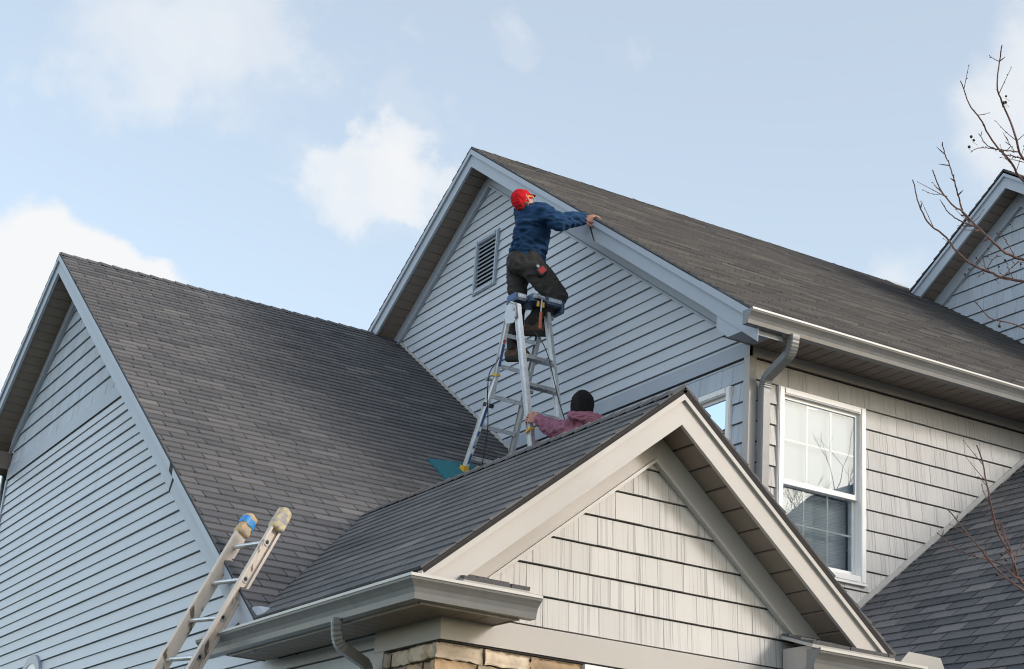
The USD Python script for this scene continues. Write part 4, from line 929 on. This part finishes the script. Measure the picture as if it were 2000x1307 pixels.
    # cap: crown panels, brim and a rear opening
    cp = [[(headc + u * .026 - f * .020, .091), (headc + u * .026 + f * .018, .086), (headc + u * .070 - f * .012, .058), (headc + u * .062 + f * .03, .05)], [(headc + u * .0 - f * .043, .074), (headc - u * .018 - f * .036, .072)]]
    cap = obj('cap', hulls(cp, .010, 4, .010, 20, 3), 'cap_cloth', t, smooth=True)
    bv = MB(); n = 9
    rows = [[headc + u * (.046 - .018 * (q * q)) + f * (.086 - .030 * q * q) + s * .078 * q + (f * .082 - u * .018) * k * (1 - .25 * q * q) for q in np.linspace(-1, 1, n)] for k in (0, .5, 1)]
    v = [p for r in rows for p in r]; fs = [tt for i in range(2) for j in range(n - 1) for tt in ((i * n + j, i * n + j + 1, (i + 1) * n + j + 1), (i * n + j, (i + 1) * n + j + 1, (i + 1) * n + j))]
    bv.add(v, fs); bv.add([p - u * .006 for p in v], fs); obj('cap_brim', bv, 'cap_cloth', cap)
    obj('hair', hulls([[(headc - u * .03 - f * .052, .052), (headc - u * .055 - f * .03, .050)], [(headc - u * .045 - f * .03 + s * .035, .040), (headc - u * .045 - f * .03 - s * .035, .040)]], .014, 4), 'hair', t, smooth=True)
    gl = MB().tube([headc + s * .084 + f * .0 - u * .0, headc + s * .082 + f * .075 - u * .0], .005, 6)
    lens = MB().box(Frame(headc + f * .094 - u * .004, s, u, f), .016, .066, -.012, .012, .0, .004)
    gs = obj('safety_glasses', gl, 'yellow_plastic', t); obj('lens', lens, 'label_white', gs)
    return t, hR, kR
person1, hipR, kneeR = worker()
tm = thing('tape_measure', 'red and black tape measure clipped to the worker\'s trouser pocket', 'tape measure')
c = W(1059, 529, 15.86)
dk = np.array([.62, -.35, -.70]); dk /= np.linalg.norm(dk); ff = rot_frame(c, dk, np.cross(dk, -B_)); ff = Frame(c, ff.a, ff.b, -B_)
obj('case', MB().slab(ff, chamf(-.045, .045, -.04, .04, .014), .028, -.03, back=True), 'black_rubber', tm)
obj('face', MB().slab(ff, chamf(-.030, .034, -.026, .032, .008), .0305, .0281), 'red_plastic', tm)
obj('clip', MB().slab(ff, sbox(-.012, -.075, .012, -.02), .012, -.0, back=True), 'steel', tm)

# --- the helper behind the entrance ridge, holding the ladder
def helper():
    t = thing('person', 'helper in black beanie and mauve hoodie steadying the ladder, seen from behind', 'person')
    D = 14.45; headc = W(1137, 792, D + .02); neck = W(1140, 816, D); chest = W(1137, 856, D); pel = W(1142, 945, D + .05)
    sL, eL, wL_ = W(1106, 838, D + .06), W(1076, 836, D + .30), W(1053, 820, D + .44)
    sR, eR, wR = W(1176, 842, D - .04), W(1180, 885, D + .2), W(1150, 880, D + .4)
    look = B_ * .95 - A_ * .1 + Z_ * .1
    sk, f, u, s = head_parts(headc, look, Z_ + A_ * .02, 1.0)
    grip = hand(wL_, W(1030, 815, D + .49) - wL_, B_, 1.0, .62, .05, -1)
    rh = hand(wR, B_ + Z_ * .2, -Z_, .95, .5, .1, 1)
    fy = lambda y: zL(y)
    fl = [np.array([-.98, 1.20, zL(1.20) + .05]), np.array([-.66, 1.36, zL(1.36) + .05])]
    hp = [pel - A_ * .09 - Z_ * .05, pel + A_ * .09 - Z_ * .05]; kn = [(hp[i] + fl[i]) / 2 + B_ * .12 for i in (0, 1)]
    body = sk + limb((neck, .055), (headc - u * .05, .055)) + [[(neck - Z_ * .05, .06), (chest, .1)], [(chest, .1), (pel, .1)]] + grip + rh
    body += limb((chest, .07), (sL, .05), (eL, .042), (wL_, .029)) + limb((chest, .07), (sR, .05), (eR, .042), (wR, .03))
    for i in (0, 1): body += limb((pel, .08), (hp[i], .07), (kn[i], .05), (fl[i] + Z_ * .05, .036), (fl[i] + B_ * .12, .028))
    obj('body', hulls(body, .012, 4), 'skin', t, smooth=True)
    hd = [[(sL, .074), (sR, .074), (chest, .125), (neck - Z_ * .04, .075)], [(chest - A_ * .05, .12), (chest + A_ * .05, .12), (pel - A_ * .04 + Z_ * .03, .125), (pel + A_ * .04 + Z_ * .03, .125)]]
    hd += limb((sL, .080), (sL + (eL - sL) * .5 - Z_ * .015, .078), (eL, .068), (eL + (wL_ - eL) * .5, .056), (wL_ - (wL_ - eL) * .03, .043)) + limb((sR, .076), (eR, .062), (wR, .045))
    hoodie = obj('hoodie', hulls(hd, .010, 6, .026, 10., 21, (1.3, 1.3, 1.0)), 'hoodie_cloth', t, smooth=True)
    # hood lying folded on the shoulders
    ring = [[(neck + A_ * (.105 * math.cos(q)) + B_ * (.085 * math.sin(q) - .03) + Z_ * (.0 + .018 * math.sin(q)), .036) for q in (q0, q0 + .45)] for q0 in np.arange(0, 2 * math.pi, .45)]
    ring += [[(neck - B_ * .10 - A_ * .02 - Z_ * .02, .042), (neck - B_ * .085 + A_ * .10 - Z_ * .03, .046), (neck - B_ * .05 + A_ * .14 - Z_ * .01, .032)], [(neck - B_ * .115 + A_ * .02 - Z_ * .045, .035), (neck - B_ * .11 + A_ * .10 - Z_ * .055, .038)]]
    obj('hood', hulls(ring, .010, 3, .012, 16., 23, (.6, .6, 1.8)), 'hoodie_cloth', hoodie, smooth=True)
    bn = [[(headc + u * .028 - f * .015, .102), (headc + u * .025 + f * .022, .098), (headc + u * .066, .075)], [(headc + u * .0 - f * .012, .105), (headc - u * .058 - f * .010, .098), (headc - u * .01 + f * .03, .095)]]
    be = obj('beanie', hulls(bn, .012, 6, .003, 26, 3), 'beanie_knit', t, smooth=True)
    tr = [[(pel, .125), (hp[0], .11), (hp[1], .11)]]
    for i in (0, 1): tr += limb((hp[i], .108), (kn[i], .078), (fl[i] + Z_ * .06, .062))
    obj('trousers', hulls(tr, .018, 6, .012, 9., 30), 'denim', t, smooth=True)
    for i in (0, 1): obj('boot', hulls([[(fl[i] + Z_ * .05, .055), (fl[i] - B_ * .05, .042)], [(fl[i] - B_ * .04, .042), (fl[i] + B_ * .16 + Z_ * .09, .04)]], .018, 5), 'boot_leather', t, smooth=True)
helper()

# ------------------------------------------------------------------ bare tree at the right edge, close to the camera
tree = thing('bare_tree', 'leafless reddish twigs with dark berries reaching in from the right edge', 'tree')
TD = 8.6
def px(x, y, d=TD): return CAM + d * (fwd + (x - 1000) / 3213 * rgt - (y - 653.5) / 3213 * upv)
base = px(2330, 900); base = np.array([base[0], base[1], -6.32]); fork = px(2290, 1180); top = px(2250, 620)
tk = obj('trunk', MB().tube(spline([base, base * .5 + fork * .5 + np.array([.04, 0, 0]), fork, px(2280, 900), top, px(2235, 350)], 24), np.r_[np.linspace(.075, .03, 16), np.linspace(.027, .003, 8)], 10), 'bark', tree, smooth=60)
rt = random.Random(5)
def twig(pts, r0, r1, dz=0., name='branch', buds=True):
    q = [px(x, y, TD + dz + .05 * math.sin(i * 1.7)) for i, (x, y) in enumerate(pts)]
    c = spline(q, max(10, 5 * len(q))); c = c + np.array([[rt.gauss(0, .0012) for _ in range(3)] for _ in c])
    mb = MB().tube(c, np.linspace(r1, r0, len(c)) , 7)
    if buds:
        for i in range(1, len(c) - 1, 2):
            r = r1 + (r0 - r1) * i / len(c); d = np.array([rt.gauss(0, 1) for _ in range(3)]); d /= np.linalg.norm(d); L = rt.uniform(1.0, 2.4) if rt.random() < .8 else rt.uniform(4, 14)
            e = c[i] + (d - (c[i + 1] - c[i]) / np.linalg.norm(c[i + 1] - c[i]) * .8) * (.0042 * L)
            mb.tube([c[i], (c[i] + e) / 2, e], [r * .9, r * .75 + .0008, .0008], 5)
    if r0 > .0095:                                      # fine side shoots near the tips
        n0 = len(c); ax = (c[0] - c[n0 // 2]) / np.linalg.norm(c[0] - c[n0 // 2])
        for _ in range(7):
            i = rt.randrange(2, int(n0 * .62)); d = ax * .9 + rgt * rt.gauss(0, .75) + upv * rt.gauss(.1, .55) + fwd * rt.gauss(0, .3); d /= np.linalg.norm(d); L = rt.uniform(.05, .17)
            q = spline([c[i], c[i] + d * L * .5 + upv * rt.uniform(-.006, .008), c[i] + d * L + upv * rt.uniform(0, .015)], 8)
            mb.tube(q, np.linspace(.0024, .0011, 8), 5)
            for k in (3, 5, 7): mb.tube([q[k], q[k] + d * .004 + rgt * rt.gauss(0, .004), q[k] + d * .008 + rgt * rt.gauss(0, .006)], [.0016, .0026, .0006], 5)
    return obj(name, mb, 'bark', tree, smooth=60)
tw = [([(1957, 89), (1953, 116), (1949, 148), (1948, 176), (1959, 203), (1971, 233), (1982, 262), (1990, 296), (2000, 312), (2060, 400), (2246, 560)], .0155, .0036),
      ([(1876, 158), (1884, 180), (1900, 215), (1911, 227), (1927, 256), (1949, 289), (1964, 304), (1977, 320), (1986, 339), (2010, 365), (2090, 450), (2252, 640)], .0155, .0034),
      ([(1911, 262), (1919, 272), (1933, 287), (1948, 292), (1956, 296)], .0048, .0024), ([(1896, 297), (1913, 289), (1931, 290), (1951, 292), (1979, 296), (1990, 297)], .0052, .0022),
      ([(1964, 303), (1981, 306), (1999, 312), (2010, 320)], .005, .004), ([(1966, 268), (1974, 285), (1982, 296)], .0035, .002), ([(1965, 278), (1974, 284)], .003, .002),
      ([(1783, 352), (1789, 377), (1794, 398), (1807, 425), (1820, 442), (1846, 462), (1864, 486), (1890, 511), (1924, 528), (1960, 542), (2000, 550), (2080, 580), (2256, 700)], .0165, .0036),
      ([(1822, 333), (1835, 368), (1846, 384), (1861, 402), (1881, 414), (1900, 434), (1926, 459), (1952, 485), (1973, 498), (2000, 508), (2080, 540), (2254, 660)], .0175, .0036),
      ([(1840, 278), (1846, 303), (1854, 322), (1864, 352), (1872, 384), (1880, 411), (1892, 428)], .0065, .0034), ([(1844, 402), (1854, 417), (1877, 432), (1900, 441), (1916, 452)], .0065, .0032),
      ([(1902, 588), (1921, 609), (1942, 625), (1963, 629), (1986, 636), (2000, 642), (2080, 690), (2266, 800)], .012, .0028),
      ([(1952, 450), (1964, 470), (1976, 490), (1982, 502)], .0045, .0022), ([(1908, 542), (1930, 520), (1946, 502), (1956, 500)], .0035, .002), ([(1960, 540), (1975, 524), (1990, 510)], .0035, .002), ([(1920, 496), (1922, 512), (1926, 528)], .003, .002),
      ([(1908, 871), (1920, 907), (1925, 935), (1933, 974), (1942, 1016), (1956, 1055), (1977, 1089), (1987, 1123), (2000, 1142), (2080, 1180), (2300, 1260)], .0185, .0040),
      ([(1851, 995), (1870, 1017), (1888, 1040), (1912, 1068), (1930, 1092), (1956, 1120), (1980, 1141), (2000, 1154), (2090, 1200), (2302, 1290)], .0155, .0036),
      ([(1830, 1040), (1852, 1060), (1878, 1077), (1901, 1086), (1930, 1093), (1961, 1107), (1982, 1126), (1992, 1130)], .0075, .003), ([(2010, 1050), (2000, 1060), (1985, 1085), (1979, 1104), (1984, 1118)], .006, .005), ([(1953, 1016), (1961, 1042), (1969, 1062), (1977, 1081)], .0065, .0045), ([(1968, 1052), (1972, 1075), (1980, 1100)], .007, .0045)]
for i, (pts, r0, r1) in enumerate(tw): twig(pts, r0 * .72, r1 * .78, .10 * math.sin(i * 2.1))
for x, y, r in ((1897, 267, .008), (1902, 274, .007), (1893, 287, .008), (1960, 201, .009), (1964, 200, .008), (1965, 188, .006), (1930, 485, .006), (1929, 500, .006), (1973, 438, .006), (1948, 456, .006), (1963, 508, .006), (1951, 521, .006), (1994, 516, .006), (1907, 504, .006), (1885, 536, .007), (1893, 526, .006), (1945, 546, .006), (1966, 535, .006), (1952, 637, .009), (1956, 1082, .009), (1965, 1094, .008), (1947, 1122, .010)):
    c = px(x, y); s_ = trimesh.creation.icosphere(2, r); s_.apply_translation(c); obj('berry', s_, 'berry', tree, smooth=True)
    stem = MB().tube([c, c + np.array([rt.uniform(-.01, .02), 0, -.012]), c + np.array([.025, 0, -.02])], [.0012, .001, .0012], 4); obj('berry_stem', stem, 'bark', tree)
# ------------------------------------------------------------------ bare tree across the lawn, seen only as a reflection in the window
tr2 = thing('lawn_tree', 'tall leafless tree reflected in the upper panes of the white window', 'tree')
rq = random.Random(12); limbs = MB()
def grow(p, d, L, r, depth):
    q = p + d * L; mid = (p + q) / 2 + np.array([rq.gauss(0, .06) for _ in range(3)]) * L
    limbs.tube([p, mid, q], [r, r * .85, r * .7], 6, caps=False)
    if depth == 0: return
    for k in range(rq.choice((2, 2, 3))):
        e = d + np.array([rq.gauss(0, .38), rq.gauss(0, .38), rq.gauss(.08, .25)]); e /= np.linalg.norm(e)
        grow(q, e, L * rq.uniform(.62, .85), r * .62, depth - 1)
b0 = np.array([13.6, -16.5, -6.32])
obj('trunk', MB().tube([b0, b0 + (.05, 0, 2.), b0 + (0, .1, 5.2)], [.24, .17, .12], 10), 'bark', tr2, smooth=60)
grow(b0 + (0, .1, 5.15), np.array([0, 0, 1.]), 1.7, .10, 7)
obj('crown', limbs, 'bark', tr2)
